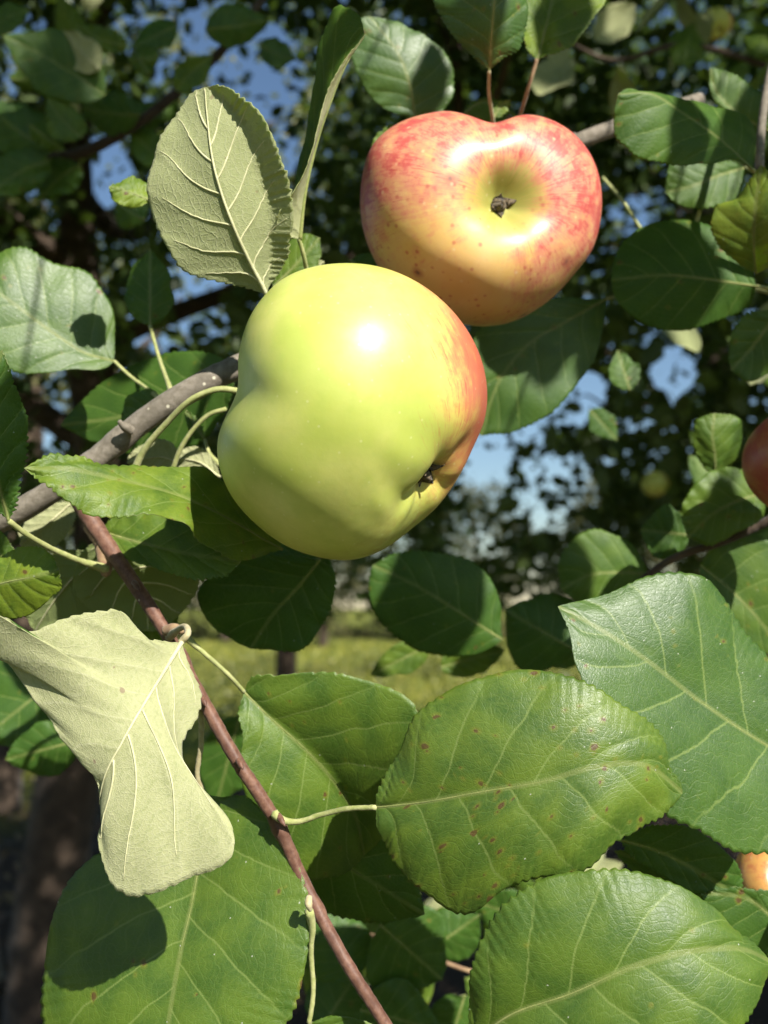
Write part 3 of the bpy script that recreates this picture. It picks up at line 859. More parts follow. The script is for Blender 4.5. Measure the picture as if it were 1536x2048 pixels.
    mer = np.stack([np.cos(PH), np.sin(PH), TH/math.pi], -1).reshape(-1, 3)
    at.data.foreach_set('vector', mer.ravel().astype(np.float32))
    o.parent = root
    bot = Q.reshape(shp)[0].mean(0)                   # bottom of the calyx basin
    if sepals:
        V, Fc = [], []
        for k in range(11):
            a = k*2*math.pi/11 + 0.3*rg.standard_normal()
            dirv = math.cos(a)*e1 + math.sin(a)*e2; sd = np.cross(w, dirv)
            lean = rg.uniform(0.2, 0.9); ln = sep*R*rg.uniform(0.06, 0.11)
            n0 = len(V)
            for i in range(5):
                q = i/4
                c = bot + dirv*R*0.045 + (w*(1-lean*0.4) + dirv*lean*q*0.9*(1 if k % 2 else -0.5))*ln*q + dirv*0.01*R*math.sin(5*q)
                wd = sep*R*0.05*(1-q)**0.7 + 0.0002
                V += [c - sd*wd - dirv*0.006*R, c + sd*wd - dirv*0.006*R, c + dirv*0.012*R]
            for i in range(4):
                for j in range(3):
                    m = (j+1) % 3
                    Fc.append((n0+i*3+j, n0+i*3+m, n0+(i+1)*3+m, n0+(i+1)*3+j))
        s = mesh_obj('calyx', np.array(V) @ B, Fc, M_DRY, None); s.parent = root
    if stalk:
        tube_px('stalk', stalk[0], stalk[1], stalk[2], root, 36, 12, 0.02, 3)
    return root

OUT1 = [(690,527),(760,535),(850,575),(920,640),(960,710),(975,780),(968,850),(945,905),(915,960),(880,1010),(830,1055),(770,1100),(700,1121),
        (640,1115),(570,1090),(510,1045),(460,985),(437,930),(433,870),(450,820),(469,775),(472,720),(485,665),(515,605),(570,555),(630,533)]
OUT2 = [(985,241),(1030,228),(1080,230),(1140,260),(1185,315),(1204,380),(1202,440),(1185,500),(1140,560),(1080,615),(1020,645),(960,653),(900,642),
        (835,612),(775,560),(735,490),(720,420),(722,360),(745,290),(790,248),(850,226),(910,221),(950,231)]
apple((705, 825, 0.300), 0.0415, (0.70, -0.62, 0.35), apple_material('green apple skin', 'green'),
      'large lumpy yellow green apple blushed red on one side, in front', OUT1,
      sculpt=[([(468, 795), (560, 870), (660, 915), (760, 965), (840, 985)], -0.8, 80), ([(772, 1012)], 0.8, 30), ([(560, 960)], 0.8, 90),
              ([(965, 880), (890, 935), (850, 965)], -0.5, 30), ([(740, 680)], 1.0, 120)],
      basin=(0.20, 0.28), sep=1.5, stalk=([(478, 782, 0.325), (440, 778, 0.322), (390, 795, 0.322), (330, 850, 0.326), (285, 905, 0.330), (262, 960, 0.333)], [1.0, 0.95, 1.0, 1.4], M_PETG), seed=2)
apple((960, 435, 0.358), 0.0430, (0.28, -0.03, 0.96), apple_material('blushed apple skin', 'blush'),
      'pinkish red blushed apple with its open calyx end facing out', OUT2, sculpt=[([(985, 235), (985, 300)], -0.5, 45)],
      basin=(0.36, 0.44), ribs=0.012, puck=1.6, zc=0.74, sep=1.15, seed=4)
apple((1625, 920, 0.37), 0.0235, (0.1, -0.9, 0.3), apple_material('shaded apple skin', 'dark'),
      'dark red apple in shade cut off by the right picture edge', None, nu=60, nv=90, seed=5)
apple((1564, 1768, 0.375), 0.0166, (0.2, -0.5, -0.8), apple_material('orange apple skin', 'orange'),
      'orange apple glimpsed behind leaves near the lower right corner', None, nu=60, nv=90, seed=6)
apple((1312, 968, 2.4), 0.034, (0.1, -0.9, 0.3), apple_material('far apple skin', 'green'),
      'small dim yellowish apple hanging far back in the dark crown', None, nu=40, nv=60, seed=7)
apple((1432, 48, 1.30), 0.020, (0.1, -0.8, 0.5), apple_material('far green apple skin', 'green'),
      'small bright yellow green apple high in the dark crown', None, nu=40, nv=60, seed=8)

# ------------------------------------------------------------------ the branch that carries the green apple
br = empty('apple_branch', P(-60, 1090, 0.345))
tag(br, 'grey woody branch with a long reddish shoot, carrying the green apple', 'branch')
tube_px('wood', [(-160, 1130, 0.350), (-40, 1062, 0.345), (60, 1010, 0.342), (180, 928, 0.340), (300, 832, 0.340), (410, 765, 0.342), (520, 712, 0.352),
                 (640, 640, 0.385), (800, 540, 0.425), (960, 400, 0.44), (1100, 310, 0.43), (1230, 255, 0.43), (1400, 200, 0.45)],
        [4.6, 4.3, 4.0, 3.9, 4.2, 4.1, 4.0, 4.0, 3.8, 3.6, 3.4, 3.2], M_GREY, br, 120, 20, 0.018, 2, knots=[(0.26, 0.5, 0.012), (0.215, 0.25, 0.008)])
tube_px('bud', [(262, 862, 0.334), (245, 850, 0.331), (238, 842, 0.330)], [1.7, 1.5, 0.7], M_GREY, br, 12, 10, 0.05)
tube_px('shoot', [(140, 965, 0.338), (185, 1045, 0.334), (260, 1155, 0.326), (335, 1270, 0.318), (400, 1390, 0.310), (470, 1515, 0.303), (550, 1640, 0.302),
                  (615, 1780, 0.300), (690, 1920, 0.290), (775, 2055, 0.287), (850, 2180, 0.285)],
        [3.4, 2.5, 2.1, 2.0, 2.0, 1.9, 1.85, 1.8, 1.7], M_RED, br, 150, 16, 0.035, 4,
        knots=[(0.295, 0.7, 0.014), (0.575, 0.6, 0.012), (0.70, 0.45, 0.010)])
tube_px('bud', [(330, 1262, 0.313), (350, 1258, 0.311), (366, 1262, 0.309)], [1.6, 1.9, 1.0], M_PETR, br, 12, 10)
tube_px('bud', [(618, 1795, 0.290), (617, 1806, 0.288), (621, 1822, 0.288)], [1.0, 1.2, 0.5], M_PETT, br, 12, 10)
tube_px('spur', [(180, 1050, 0.335), (205, 1085, 0.333), (210, 1120, 0.331), (212, 1150, 0.330)], [2.6, 3.0, 2.6, 1.6], M_PETR, br, 20, 12, 0.05)

for a_, b_ in (((556, 1630, .298), (570, 1652, .295)), ((404, 1394, .307), (413, 1414, .304)), ((476, 1520, .300), (486, 1538, .297)), ((268, 1165, .322), (280, 1180, .318))):
    tube_px('bud', [a_, tuple((np.array(a_) + np.array(b_))/2), b_], [0.9, 1.0, 0.25], M_RED, br, 10, 8, 0.06)
# pale upright leaf showing its downy underside
leaf(br, [(532, 588, .318), (500, 525, .312), (462, 440, .306), (430, 340, .303), (410, 175, .306)],
     [(500, 578), (430, 562), (362, 538), (338, 500), (304, 432), (295, 375), (312, 298), (352, 228), (392, 182)],
     [(548, 545, .4), (562, 480, .6), (568, 400, .6), (548, 320, .5), (518, 250, .3), (478, 200, .1), (435, 176)],
     el=0.5, face='under', veins=True, curl=(1, .74, 1.6), sheen=1.0, arch=0.02, teeth=34, yellow=0.38, spots=.05, petiole=[(541, 603, .322), (556, 640, .33), (575, 690, .342)], pet_mat=M_PETT,
     rib_r=.75, label='pale downy leaf underside standing upright')
# tall folded leaf beside it
leaf(br, [(598, 478, .320), (606, 400, .318), (628, 300, .316), (657, 210, .314), (690, 130, .313), (729, 68, .314)],
     [(580, 440, 1.1), (585, 390, 1.6), (606, 290, 2.0), (628, 170, 2.1), (645, 70, 1.8), (676, 12, 1.2), (716, 28, .6)],
     [(562, 470, -.5), (553, 438, -.9), (582, 392, -.9), (612, 335, -.7), (634, 260, -.6), (648, 200, -.5), (684, 128, -.3)],
     face='up', flip=False, arch=0.0, teeth=32, wave=.35, yellow=0.1, sheen=.2, rib_r=.75, petiole=[(606, 505, .322), (614, 545, .327), (622, 600, .338)], pet_mat=M_PETG,
     label='tall leaf folded lengthwise, dark face and pale rolled underside')
# little pale leaves peeping out behind the green apple's top
leaf(br, [(545, 575, .350), (590, 530, .349), (640, 475, .35)], [(548, 530), (570, 492), (610, 466)], [(570, 580), (610, 560), (640, 520)], nt=70, ns=8, yellow=.5, wave=.3, el=.3)
leaf(br, [(590, 580, .352), (625, 550, .352), (648, 522, .352)], [(600, 545), (625, 522)], [(620, 572), (640, 550)], nt=60, ns=6, face='under', wave=.2)
# small bright leaf left of the pale one
leaf(br, [(300, 400, .345), (262, 385, .343), (218, 372, .342)], [(285, 412), (250, 414), (225, 400)], [(296, 372), (270, 355), (240, 362)], nt=80, ns=8, yellow=1.0, wave=.9, er=.4,
     label='small bright yellow green leaf tip')
# leaf under the green apple, tip pointing left
leaf(br, [(565, 1098, .328), (480, 1050, .318), (380, 1000, .305), (270, 966, .292), (150, 940, .281), (48, 936, .276)],
     [(520, 1114, -.2), (470, 1122, -.5), (420, 1098, -.8), (365, 1044, -1.0), (290, 1030, -1.0), (205, 1036, -.8), (150, 1020, -.6), (100, 972, -.3), (62, 948)],
     [(540, 1065, .6), (470, 985, 1.0), (410, 940, 1.0), (330, 934, .9), (240, 927, .6), (150, 916, .4), (85, 914, .2)],
     teeth=36, yellow=.70, spots=.45, sheen=.4, wave=1.3, arch=.12, label='bright green leaf pointing left, half shaded by the green apple')
# translucent leaf under it
leaf(br, [(200, 1062, .337), (280, 1085, .330), (380, 1108, .324), (482, 1122, .320)],
     [(240, 1110), (320, 1140), (400, 1160), (462, 1146)], [(230, 1030), (300, 1022), (380, 1040), (450, 1085)], el=-.4, er=.6, teeth=28, yellow=.5, wave=.5)
# dark backlit leaves hanging behind the shoot, undersides towards us
leaf(br, [(215, 1075, .345), (250, 1130, .350), (290, 1190, .356), (325, 1262, .362)], [(260, 1050), (340, 1090), (398, 1150), (385, 1200), (350, 1240)],
     [(180, 1090), (150, 1130), (150, 1190), (210, 1240), (280, 1262)], face='under', yellow=.9, teeth=26, veins=True, wave=.6)
leaf(br, [(190, 1100, .352), (150, 1150, .355), (110, 1200, .36), (70, 1262, .365)], [(130, 1100), (70, 1140), (40, 1200)], [(215, 1150), (190, 1220), (120, 1262)],
     face='under', yellow=.9, teeth=24, wave=.6)
leaf(br, [(225, 1130, .365), (270, 1180, .368), (300, 1240, .37), (300, 1330, .375)], [(290, 1150), (350, 1190), (350, 1270)], [(210, 1190), (220, 1260), (260, 1320)], face='up', yellow=.4, teeth=24)
# pale underside pieces behind the branch
leaf(br, [(385, 945, .362), (330, 915, .36), (255, 925, .358)], [(370, 915), (340, 885), (290, 885), (262, 905)], [(370, 965), (320, 970), (270, 950)], face='under', nt=70, ns=8, yellow=.1)
leaf(br, [(440, 955, .358), (400, 925, .357), (350, 915, .356)], [(430, 922), (400, 895), (370, 895)], [(420, 960), (385, 958), (358, 940)], face='under', nt=70, ns=8, yellow=.05)
leaf(br, [(150, 1000, .362), (105, 1040, .36), (40, 1090, .358)], [(110, 1005), (65, 1030), (40, 1062)], [(150, 1040), (120, 1085), (70, 1110)], face='under', nt=80, ns=8, yellow=.15)
# left edge leaf with long petiole
leaf(br, [(18, 1042, .300), (0, 980, .296), (-18, 880, .292), (-20, 780, .290), (4, 700, .290)],
     [(-30, 1010), (-80, 930), (-85, 840), (-60, 760), (-20, 715)], [(32, 1010, .2), (46, 950, .5), (56, 885, .7), (50, 825, .7), (30, 765, .4), (14, 722, .1)],
     teeth=30, tooth=1.6, yellow=.0, petiole=[(30, 1052, .302), (80, 1085, .310), (150, 1118, .322), (214, 1138, .330)], pet_mat=M_PETG, pet_r=(1.3, 1.0),
     label='dark serrated leaf at the left edge with a long pale stalk')
leaf(br, [(30, 1135, .322), (-10, 1100, .320), (-40, 1050, .32)], [(20, 1090), (-10, 1050)], [(-10, 1140), (-50, 1100)], nt=60, ns=8, yellow=.3)
# small round bright leaf
leaf(br, [(-40, 1180, .300), (10, 1165, .297), (60, 1155, .295), (118, 1140, .295)], [(-10, 1225), (50, 1232), (92, 1208), (120, 1178)],
     [(-20, 1130), (15, 1105), (50, 1093), (98, 1104)], el=.5, er=.4, teeth=26, tooth=.8, yellow=1.0, spots=.2, face='up', sheen=.2, label='small round yellow green leaf at the left edge')
# big pale underside leaf, lower left
leaf(br, [(362, 1285, .293), (335, 1330, .286), (290, 1405, .276), (245, 1485, .270), (212, 1550, .270), (203, 1612, .274)],
     [(330, 1283, -.1), (290, 1277, -.3), (262, 1250, -.6), (238, 1219, -.8), (198, 1222, -.8), (112, 1245, -.7), (60, 1266, -.6), (0, 1226, -.4), (-60, 1232, 0), (-70, 1275, .6),
      (-10, 1300, 1.0), (45, 1375, .9), (105, 1455, .6), (150, 1508, .35), (190, 1545, .1), (200, 1580, 0)],
     [(378, 1330, .1), (402, 1385, .2), (398, 1430, .2), (368, 1495, -.1), (370, 1525, -.3), (402, 1582, -.6), (442, 1622, -.8), (468, 1672, -.9), (464, 1712, -.9), (438, 1736, -.8),
      (380, 1757, -.7), (300, 1790, -.6), (258, 1796, -.5), (228, 1778, -.4), (208, 1735, -.3), (200, 1680, -.2), (206, 1645, -.1)],
     face='under', veins=1, sheen=0.35, teeth=38, tooth=1.2, wave=1.0, arch=.0, yellow=.0, spots=.08, rib_r=.7, nt=190,
     petiole=[(376, 1262, .294), (372, 1254, .298), (352, 1262, .306), (340, 1272, .315)], pet_mat=M_PETT, pet_r=(1.3, 1.2), label='large pale downy leaf underside hanging over the lower left')
# leaf right of the shoot, behind the big glossy one
leaf(br, [(488, 1384, .318), (545, 1440, .318), (612, 1500, .320), (668, 1562, .323), (710, 1630, .327), (728, 1712, .333)],
     [(500, 1358, -.1), (575, 1350, -.4), (660, 1344, -.7), (750, 1366, -1.0), (834, 1420, -1.6), (826, 1475, -1.6), (800, 1530, -1.3), (790, 1600, -.9), (768, 1670, -.4)],
     [(476, 1425, -.3), (490, 1480, -.5), (478, 1535, -.6), (492, 1600, -.6), (550, 1690, -.3), (620, 1758, .1), (680, 1750, .2), (716, 1728, .1)],
     teeth=36, yellow=.42, spots=.10, sheen=.5, arch=.10, petiole=[(455, 1348, .312), (410, 1308, .314), (368, 1272, .318)], pet_mat=M_PETG, pet_r=(1.0, .8), rib_r=.55,
     label='green leaf split light and dark along its midrib, right of the red shoot')
# the big glossy leaf in the middle
leaf(br, [(752, 1615, .288), (850, 1604, .280), (960, 1584, .273), (1090, 1562, .268), (1200, 1532, .267), (1290, 1530, .271), (1366, 1586, .279)],
     [(752, 1590, .1), (772, 1545, .35), (800, 1500, .6), (832, 1428, .9), (880, 1392, 1.0), (955, 1358, 1.0), (1040, 1338, 1.0), (1112, 1345, .9), (1180, 1370, .8), (1250, 1414, .7),
      (1312, 1452, .7), (1336, 1492, .6), (1340, 1535, .3), (1362, 1570, .1)],
     [(752, 1645, .1), (772, 1695, .3), (802, 1742, .4), (850, 1788, .5), (928, 1826, .4), (962, 1814, .3), (1002, 1784, .1), (1060, 1762, .0), (1182, 1734, -.1), (1228, 1692, -.1),
      (1290, 1650, 0), (1345, 1612, 0)],
     teeth=46, tooth=1.2, yellow=.50, spots=.5, sheen=.8, arch=.14, nt=220, ns=16, quilt=.3, wave=.7,
     petiole=[(700, 1617, .292), (640, 1630, .296), (590, 1644, .298), (560, 1638, .298), (548, 1626, .298)], pet_mat=M_PETG, pet_r=(1.1, .9), rib_r=.5,
     label='large glossy speckled leaf with brown spots, lower middle')
# bottom left leaf under the pale one
leaf(br, [(408, 1588, .317), (402, 1690, .311), (385, 1800, .306), (362, 1900, .301), (340, 2020, .296), (322, 2170, .291)],
     [(370, 1600), (300, 1650), (220, 1690), (150, 1748), (104, 1842), (86, 1950), (84, 2050), (130, 2130), (220, 2170)],
     [(440, 1594), (490, 1592), (545, 1642), (592, 1722), (616, 1800), (619, 1872), (604, 1960), (575, 2050), (500, 2130), (420, 2165)],
     el=1.6, er=-.9, teeth=42, yellow=.38, spots=.10, sheen=.7, arch=.10, nt=190, ns=15, quilt=.28,
     petiole=[(396, 1560, .315), (402, 1490, .313), (402, 1430, .312), (398, 1398, .311)], pet_mat=M_PETT, pet_r=(1.2, .9),
     label='broad leaf at the bottom shaded by the pale leaf above it')
# petiole and leaf tip at the bottom
leaf(br, [(618, 2046, .298), (640, 2075, .297), (660, 2140, .296), (680, 2230, .296)], [(650, 2036), (720, 2038), (770, 2080), (740, 2160)], [(600, 2060), (575, 2100), (600, 2170)],
     nt=80, ns=9, yellow=.4, petiole=[(626, 1990, .298), (622, 1900, .296), (624, 1850, .294), (618, 1822, .292)], pet_mat=M_PETG, pet_r=(1.1, .9))
# shaded leaf below the big glossy one
oval(br, (560, 1650, .335), (850, 1830, .34), 210, yellow=.1, roll=(.4, .2))
# left lit leaf with long stalk
leaf(br, [(228, 722, .385), (170, 706, .382), (110, 668, .378), (50, 624, .375), (0, 588, .373), (-70, 545, .375)],
     [(215, 735), (145, 738), (80, 746), (20, 742), (-50, 700), (-80, 620)], [(230, 690), (224, 620), (202, 574), (160, 534), (110, 528), (50, 495), (-10, 508), (-60, 525)],
     el=-.6, er=.9, teeth=36, tooth=.9, yellow=.2, sheen=.8, petiole=[(260, 752, .382), (295, 778, .375), (330, 808, .362)], pet_mat=M_PETG, pet_r=(.9, .8), arch=.06,
     label='broad pale green leaf by the left edge crossed by shadow')
oval(br, (300, 652, .40), (300, 498, .41), 96, yellow=.2, petiole=[(318, 715, .392), (345, 790, .37)], nt=80, roll=(.5, .3))
# dark leaves behind the grey branch
oval(br, (470, 745, .400), (120, 850, .42), 190, yellow=.05, roll=(.5, .2), bend=-.06)
oval(br, (330, 800, .372), (240, 850, .37), 90, yellow=.3, nt=70)
leaf(br, [(410, 880, .365), (390, 850, .366), (372, 820, .368)], [(402, 850), (385, 828)], [(400, 880), (372, 850)], nt=40, ns=5, yellow=.4, petiole=[(418, 905, .362), (440, 930, .36)])
tube_px('fruit_stalk', [(452, 818, .345), (420, 828, .345), (390, 855, .346), (360, 900, .348), (345, 940, .35)], [.8, .75, .9], M_PETG, br, 24, 10)
# dark leaf hanging below the green apple
oval(br, (660, 1110, .375), (420, 1235, .385), 205, yellow=.0, roll=(.3, .3), bend=.05)
leaf(br, [(640, 1120, .366), (600, 1170, .368), (545, 1230, .37), (500, 1298, .375)], [(560, 1108), (470, 1122), (395, 1190), (410, 1235), (450, 1270)], [(668, 1140), (668, 1195), (642, 1255), (600, 1302), (550, 1300)],
     yellow=.0, teeth=34)

# ------------------------------------------------------------------ branch behind the blushed apple
b2 = empty('apple_branch', P(985, 260, 0.40))
tag(b2, 'leafy spur above the blushed apple holding glossy and backlit leaves', 'branch')
tube_px('spur', [(1000, 420, .44), (1000, 330, .425), (1010, 265, .41), (1020, 235, .402)], [3.5, 3.0, 2.4, 1.4], M_GREY, b2, 24, 12, .04)
leaf(b2, [(978, 142, .372), (984, 60, .364), (990, -30, .360), (985, -150, .365)], [(940, 108, .3), (895, 55, .8), (868, 0, 1.0), (872, -70, .8), (930, -130, .3)],
     [(1005, 118, .1), (1040, 96, .4), (1052, 50, .7), (1050, -20, .8), (1030, -100, .4)], teeth=36, yellow=.0, sheen=.9, arch=.12, wave=1.2,
     petiole=[(978, 185, .380), (985, 235, .390), (990, 275, .40)], pet_mat=M_PETT, pet_r=(1.0, .8), label='dark glossy leaf cut by the top edge above the blushed apple')
leaf(b2, [(1074, 119, .385), (1090, 60, .388), (1108, -20, .392), (1130, -140, .400)], [(1052, 98, -.3), (1044, 50, -.6), (1040, -20, -.7), (1070, -100, -.3)],
     [(1110, 108, -.2), (1150, 85, -.4), (1185, 40, -.5), (1215, -10, -.5), (1200, -90, -.2)], face='up', teeth=36, yellow=.75, wave=.6, veins=False,
     petiole=[(1060, 165, .388), (1045, 215, .395), (1030, 265, .405)], pet_mat=M_PETR, pet_r=(1.1, .9), label='olive backlit leaf with reddish stalk at the top edge')
leaf(b2, [(832, 243, .415), (822, 180, .412), (798, 110, .41), (738, 32, .412)], [(780, 222), (730, 180), (705, 130), (698, 80), (712, 42)],
     [(888, 222), (908, 165), (898, 115), (870, 85), (835, 62), (780, 40)], el=.2, er=.5, teeth=30, tooth=.8, yellow=.1, sheen=.9, arch=.05, nt=120, petiole=[(850, 290, .42), (900, 340, .43)],
     label='pale leaf half in shade above and left of the blushed apple')
leaf(b2, [(748, 310, .40), (775, 268, .40), (810, 245, .40)], [(745, 285), (770, 255)], [(770, 290), (800, 262)], nt=50, ns=6, yellow=.9, wave=.3)
leaf(b2, [(985, 238, .398), (1000, 215, .398), (1022, 198, .398)], [(985, 222), (1002, 202)], [(1005, 232), (1020, 212)], nt=40, ns=5, yellow=.8, wave=.2)
leaf(b2, [(925, 230, .43), (960, 205, .432), (1040, 235, .43)], [(930, 215), (975, 195)], [(960, 240), (1010, 245)], nt=50, ns=6, yellow=.5, wave=.3)
# leaf between the two apples, behind
leaf(b2, [(1212, 598, .440), (1130, 645, .436), (1055, 690, .433), (1000, 760, .432), (962, 872, .436)],
     [(1130, 595), (1040, 610), (960, 660), (925, 740), (930, 830)], [(1205, 660), (1190, 715), (1150, 775), (1090, 835), (1030, 862)],
     el=-.2, er=.3, teeth=34, tooth=.9, yellow=.05, sheen=.6, petiole=[(1240, 590, .44), (1300, 560, .45)], label='broad leaf behind the apples striped by shadow')
oval(b2, (700, 520, .43), (790, 600, .44), 90, yellow=.1, nt=60)
tube_px('fruit_stalk', [(1150, 272, .425), (1100, 300, .42), (1040, 340, .41), (985, 400, .40)], [1.6, 1.4, 1.3], M_GREY, b2, 20, 10)

# ------------------------------------------------------------------ branch at the right edge
b3 = empty('apple_branch', P(1600, 560, 0.40))
tag(b3, 'leafy twig along the upper right edge with rolled and shaded leaves', 'branch')
tube_px('wood', [(1590, 700, .425), (1560, 560, .41), (1530, 430, .40), (1520, 345, .395), (1530, 200, .40), (1560, 60, .41)], [2.2, 2.0, 1.8, 1.6, 1.4], M_GREY, b3, 40, 12, .03)
leaf(b3, [(1505, 338, .392), (1440, 278, .380), (1370, 228, .370), (1300, 186, .364), (1236, 188, .362)],
     [(1482, 322, -.2), (1420, 327, -.4), (1332, 329, -.4), (1262, 306, -.2), (1230, 268, .1), (1228, 225, .1)],
     [(1510, 300, .6), (1512, 260, 1.2), (1490, 230, 1.5), (1430, 215, 1.6), (1370, 200, 1.2), (1300, 185, .5), (1250, 181, .2)],
     teeth=36, tooth=.9, yellow=.1, sheen=.2, arch=.10, wave=.5, petiole=[(1515, 352, .395), (1522, 372, .398)], label='dark leaf rolled along its length at the upper right')
leaf(b3, [(1540, 262, .44), (1480, 230, .436), (1432, 180, .434), (1420, 135, .435)], [(1500, 245), (1440, 220), (1420, 180)], [(1545, 220), (1500, 170), (1450, 140)], teeth=24, yellow=.15, nt=90, ns=8)
leaf(b3, [(1492, 335, .43), (1440, 350, .426), (1390, 370, .424), (1330, 385, .425)], [(1480, 390), (1440, 412), (1390, 418), (1350, 405)], [(1470, 325), (1400, 322), (1340, 330)],
     teeth=26, yellow=.15, nt=90, ns=8, petiole=[(1510, 345, .42), (1525, 360, .41)], label='pale leaf striped by shadow under the rolled leaf')
tube_px('twig', [(1400, 420, .428), (1385, 470, .43), (1370, 520, .435)], [.9, .9], M_PETG, b3, 12, 8)
leaf(b3, [(1512, 548, .372), (1508, 480, .366), (1512, 400, .362), (1522, 330, .364)],
     [(1480, 530, .3), (1440, 495, .6), (1422, 450, .8), (1430, 415, .8), (1470, 395, .6), (1500, 360, .3)],
     [(1530, 540, -.3), (1560, 490, -.6), (1570, 420, -.6), (1545, 350, -.3)], teeth=26, yellow=1.0, wave=.5, face='up', label='yellow green curled leaf at the right edge')
leaf(b3, [(1512, 572, .41), (1430, 560, .414), (1330, 550, .418), (1222, 560, .42)], [(1500, 610), (1430, 645), (1350, 660), (1270, 640), (1232, 600)],
     [(1490, 510), (1430, 455), (1350, 440), (1270, 462), (1230, 510)], el=.3, er=.8, teeth=34, tooth=.9, yellow=.0, sheen=.05, petiole=[(1540, 578, .41)],
     label='dark shaded oval leaf at the right')
leaf(b3, [(1560, 620, .41), (1530, 660, .412), (1500, 700, .414), (1462, 740, .415)], [(1510, 622), (1470, 650), (1458, 700)], [(1570, 680), (1545, 740), (1500, 765)], yellow=.1, teeth=24, nt=90, ns=8)
tube_px('twig', [(1560, 590, .43), (1450, 560, .45), (1300, 480, .47), (1240, 395, .475), (1205, 355, .48)], [1.1, 1.0, .8], M_PETG, b3, 30, 8)
oval(b3, (1260, 780, .50), (1235, 700, .51), 60, yellow=.1, nt=60)

# ------------------------------------------------------------------ branch at the right, middle height
b4 = empty('apple_branch', P(1560, 1040, 0.42))
tag(b4, 'shaded twig at the right edge carrying the dark red apple', 'branch')
tube_px('wood', [(1640, 980, .41), (1540, 1040, .42), (1440, 1085, .425), (1350, 1115, .43), (1250, 1190, .44), (1150, 1310, .46)], [2.0, 1.9, 1.7, 1.4, 1.1], M_BARK, b4, 40, 12, .03)
leaf(b4, [(1430, 958, .42), (1430, 910, .416), (1425, 870, .414), (1430, 826, .415)], [(1400, 925), (1386, 880), (1392, 840)], [(1465, 925), (1484, 880), (1480, 838)], el=.3, er=.2, teeth=22, yellow=.4, nt=80, ns=8)
leaf(b4, [(1535, 985, .415), (1480, 1000, .412), (1430, 1025, .41), (1375, 1075, .412)], [(1500, 945), (1440, 938), (1390, 965), (1362, 1020)], [(1525, 1035), (1470, 1068), (1410, 1090)],
     el=.2, er=.1, teeth=28, yellow=.35, nt=100, ns=9, wave=.9, label='lit green leaf under the dark red apple at the right')
leaf(b4, [(1400, 1130, .43), (1450, 1170, .428), (1510, 1230, .426), (1580, 1330, .43)], [(1430, 1085), (1500, 1065), (1570, 1110), (1600, 1230)], [(1400, 1180), (1440, 1240), (1500, 1290)],
     teeth=34, yellow=.25, nt=110, ns=9)
leaf(b4, [(1295, 1148, .455), (1240, 1145, .452), (1180, 1150, .45), (1122, 1180, .452)], [(1280, 1110), (1240, 1072), (1180, 1060), (1135, 1090), (1115, 1140)], [(1270, 1185), (1220, 1205), (1160, 1205)],
     el=.2, er=.2, teeth=28, yellow=.25, nt=100, ns=9, label='pale leaf above the big right hand leaf')
oval(b4, (1380, 1070, .445), (1280, 1060, .45), 110, yellow=.0, nt=80)
oval(b4, (1150, 1300, .46), (1010, 1220, .47), 170, yellow=.0, nt=80, roll=(.4, .4))
leaf(b4, [(1005, 1280, .44), (920, 1225, .436), (830, 1170, .435), (745, 1130, .44)], [(1000, 1210), (985, 1170), (940, 1118), (880, 1104), (790, 1108)],
     [(960, 1308), (890, 1312), (800, 1282), (748, 1225), (738, 1165)], teeth=30, yellow=.0, nt=110, ns=9, el=.3, er=.3, label='dark round leaf in shade below the green apple')
oval(b4, (860, 1290, .50), (740, 1350, .50), 60, yellow=.5, nt=60)
oval(b4, (880, 1335, .50), (1010, 1300, .50), 70, yellow=.5, nt=60)
oval(b4, (1100, 1330, .49), (1180, 1240, .49), 90, yellow=.1, nt=60)
oval(b4, (1180, 820, .62), (1235, 880, .62), 50, yellow=.0, nt=50)

# ------------------------------------------------------------------ shoot at the lower right
b5 = empty('apple_branch', P(1640, 1700, 0.33))
tag(b5, 'shoot off the lower right corner carrying two broad leaves', 'branch')
tube_px('wood', [(1500, 2230, .30), (1600, 2000, .31), (1640, 1760, .325), (1650, 1560, .335), (1640, 1400, .345)], [2.2, 2.1, 2.0, 1.8], M_RED, b5, 40, 12, .02)
leaf(b5, [(1640, 1545, .318), (1530, 1488, .311), (1400, 1402, .304), (1290, 1318, .299), (1200, 1258, .297), (1116, 1212, .297)],
     [(1630, 1620), (1560, 1700), (1480, 1706), (1392, 1662), (1320, 1620), (1240, 1530), (1190, 1430), (1165, 1365), (1148, 1320), (1138, 1262)],
     [(1640, 1440), (1590, 1370), (1540, 1312), (1495, 1268), (1450, 1198), (1408, 1153), (1358, 1146), (1290, 1155), (1208, 1188), (1150, 1204)],
     el=-1.2, er=1.3, teeth=42, yellow=.08, spots=.08, sheen=.95, arch=.08, nt=200, ns=15, quilt=.3, rib_r=.45, label='big dull green leaf at the right edge with pale midrib')
leaf(b5, [(940, 2090, .268), (1010, 2036, .262), (1140, 1988, .256), (1270, 1932, .253), (1400, 1900, .255), (1500, 1902, .261), (1545, 1925, .266)],
     [(938, 2030), (944, 1935), (968, 1862), (1038, 1782), (1130, 1746), (1250, 1740), (1340, 1764), (1420, 1808), (1482, 1868), (1528, 1908)],
     [(980, 2140), (1080, 2200), (1200, 2230), (1350, 2190), (1450, 2110), (1510, 2010), (1535, 1950)],
     el=.9, er=-.5, teeth=46, tooth=1.2, yellow=.36, spots=.06, sheen=.6, arch=.14, nt=210, ns=16, quilt=.34, rib_r=.5, petiole=[(860, 2130, .275), (760, 2180, .285)],
     label='large quilted green leaf filling the lower right corner')
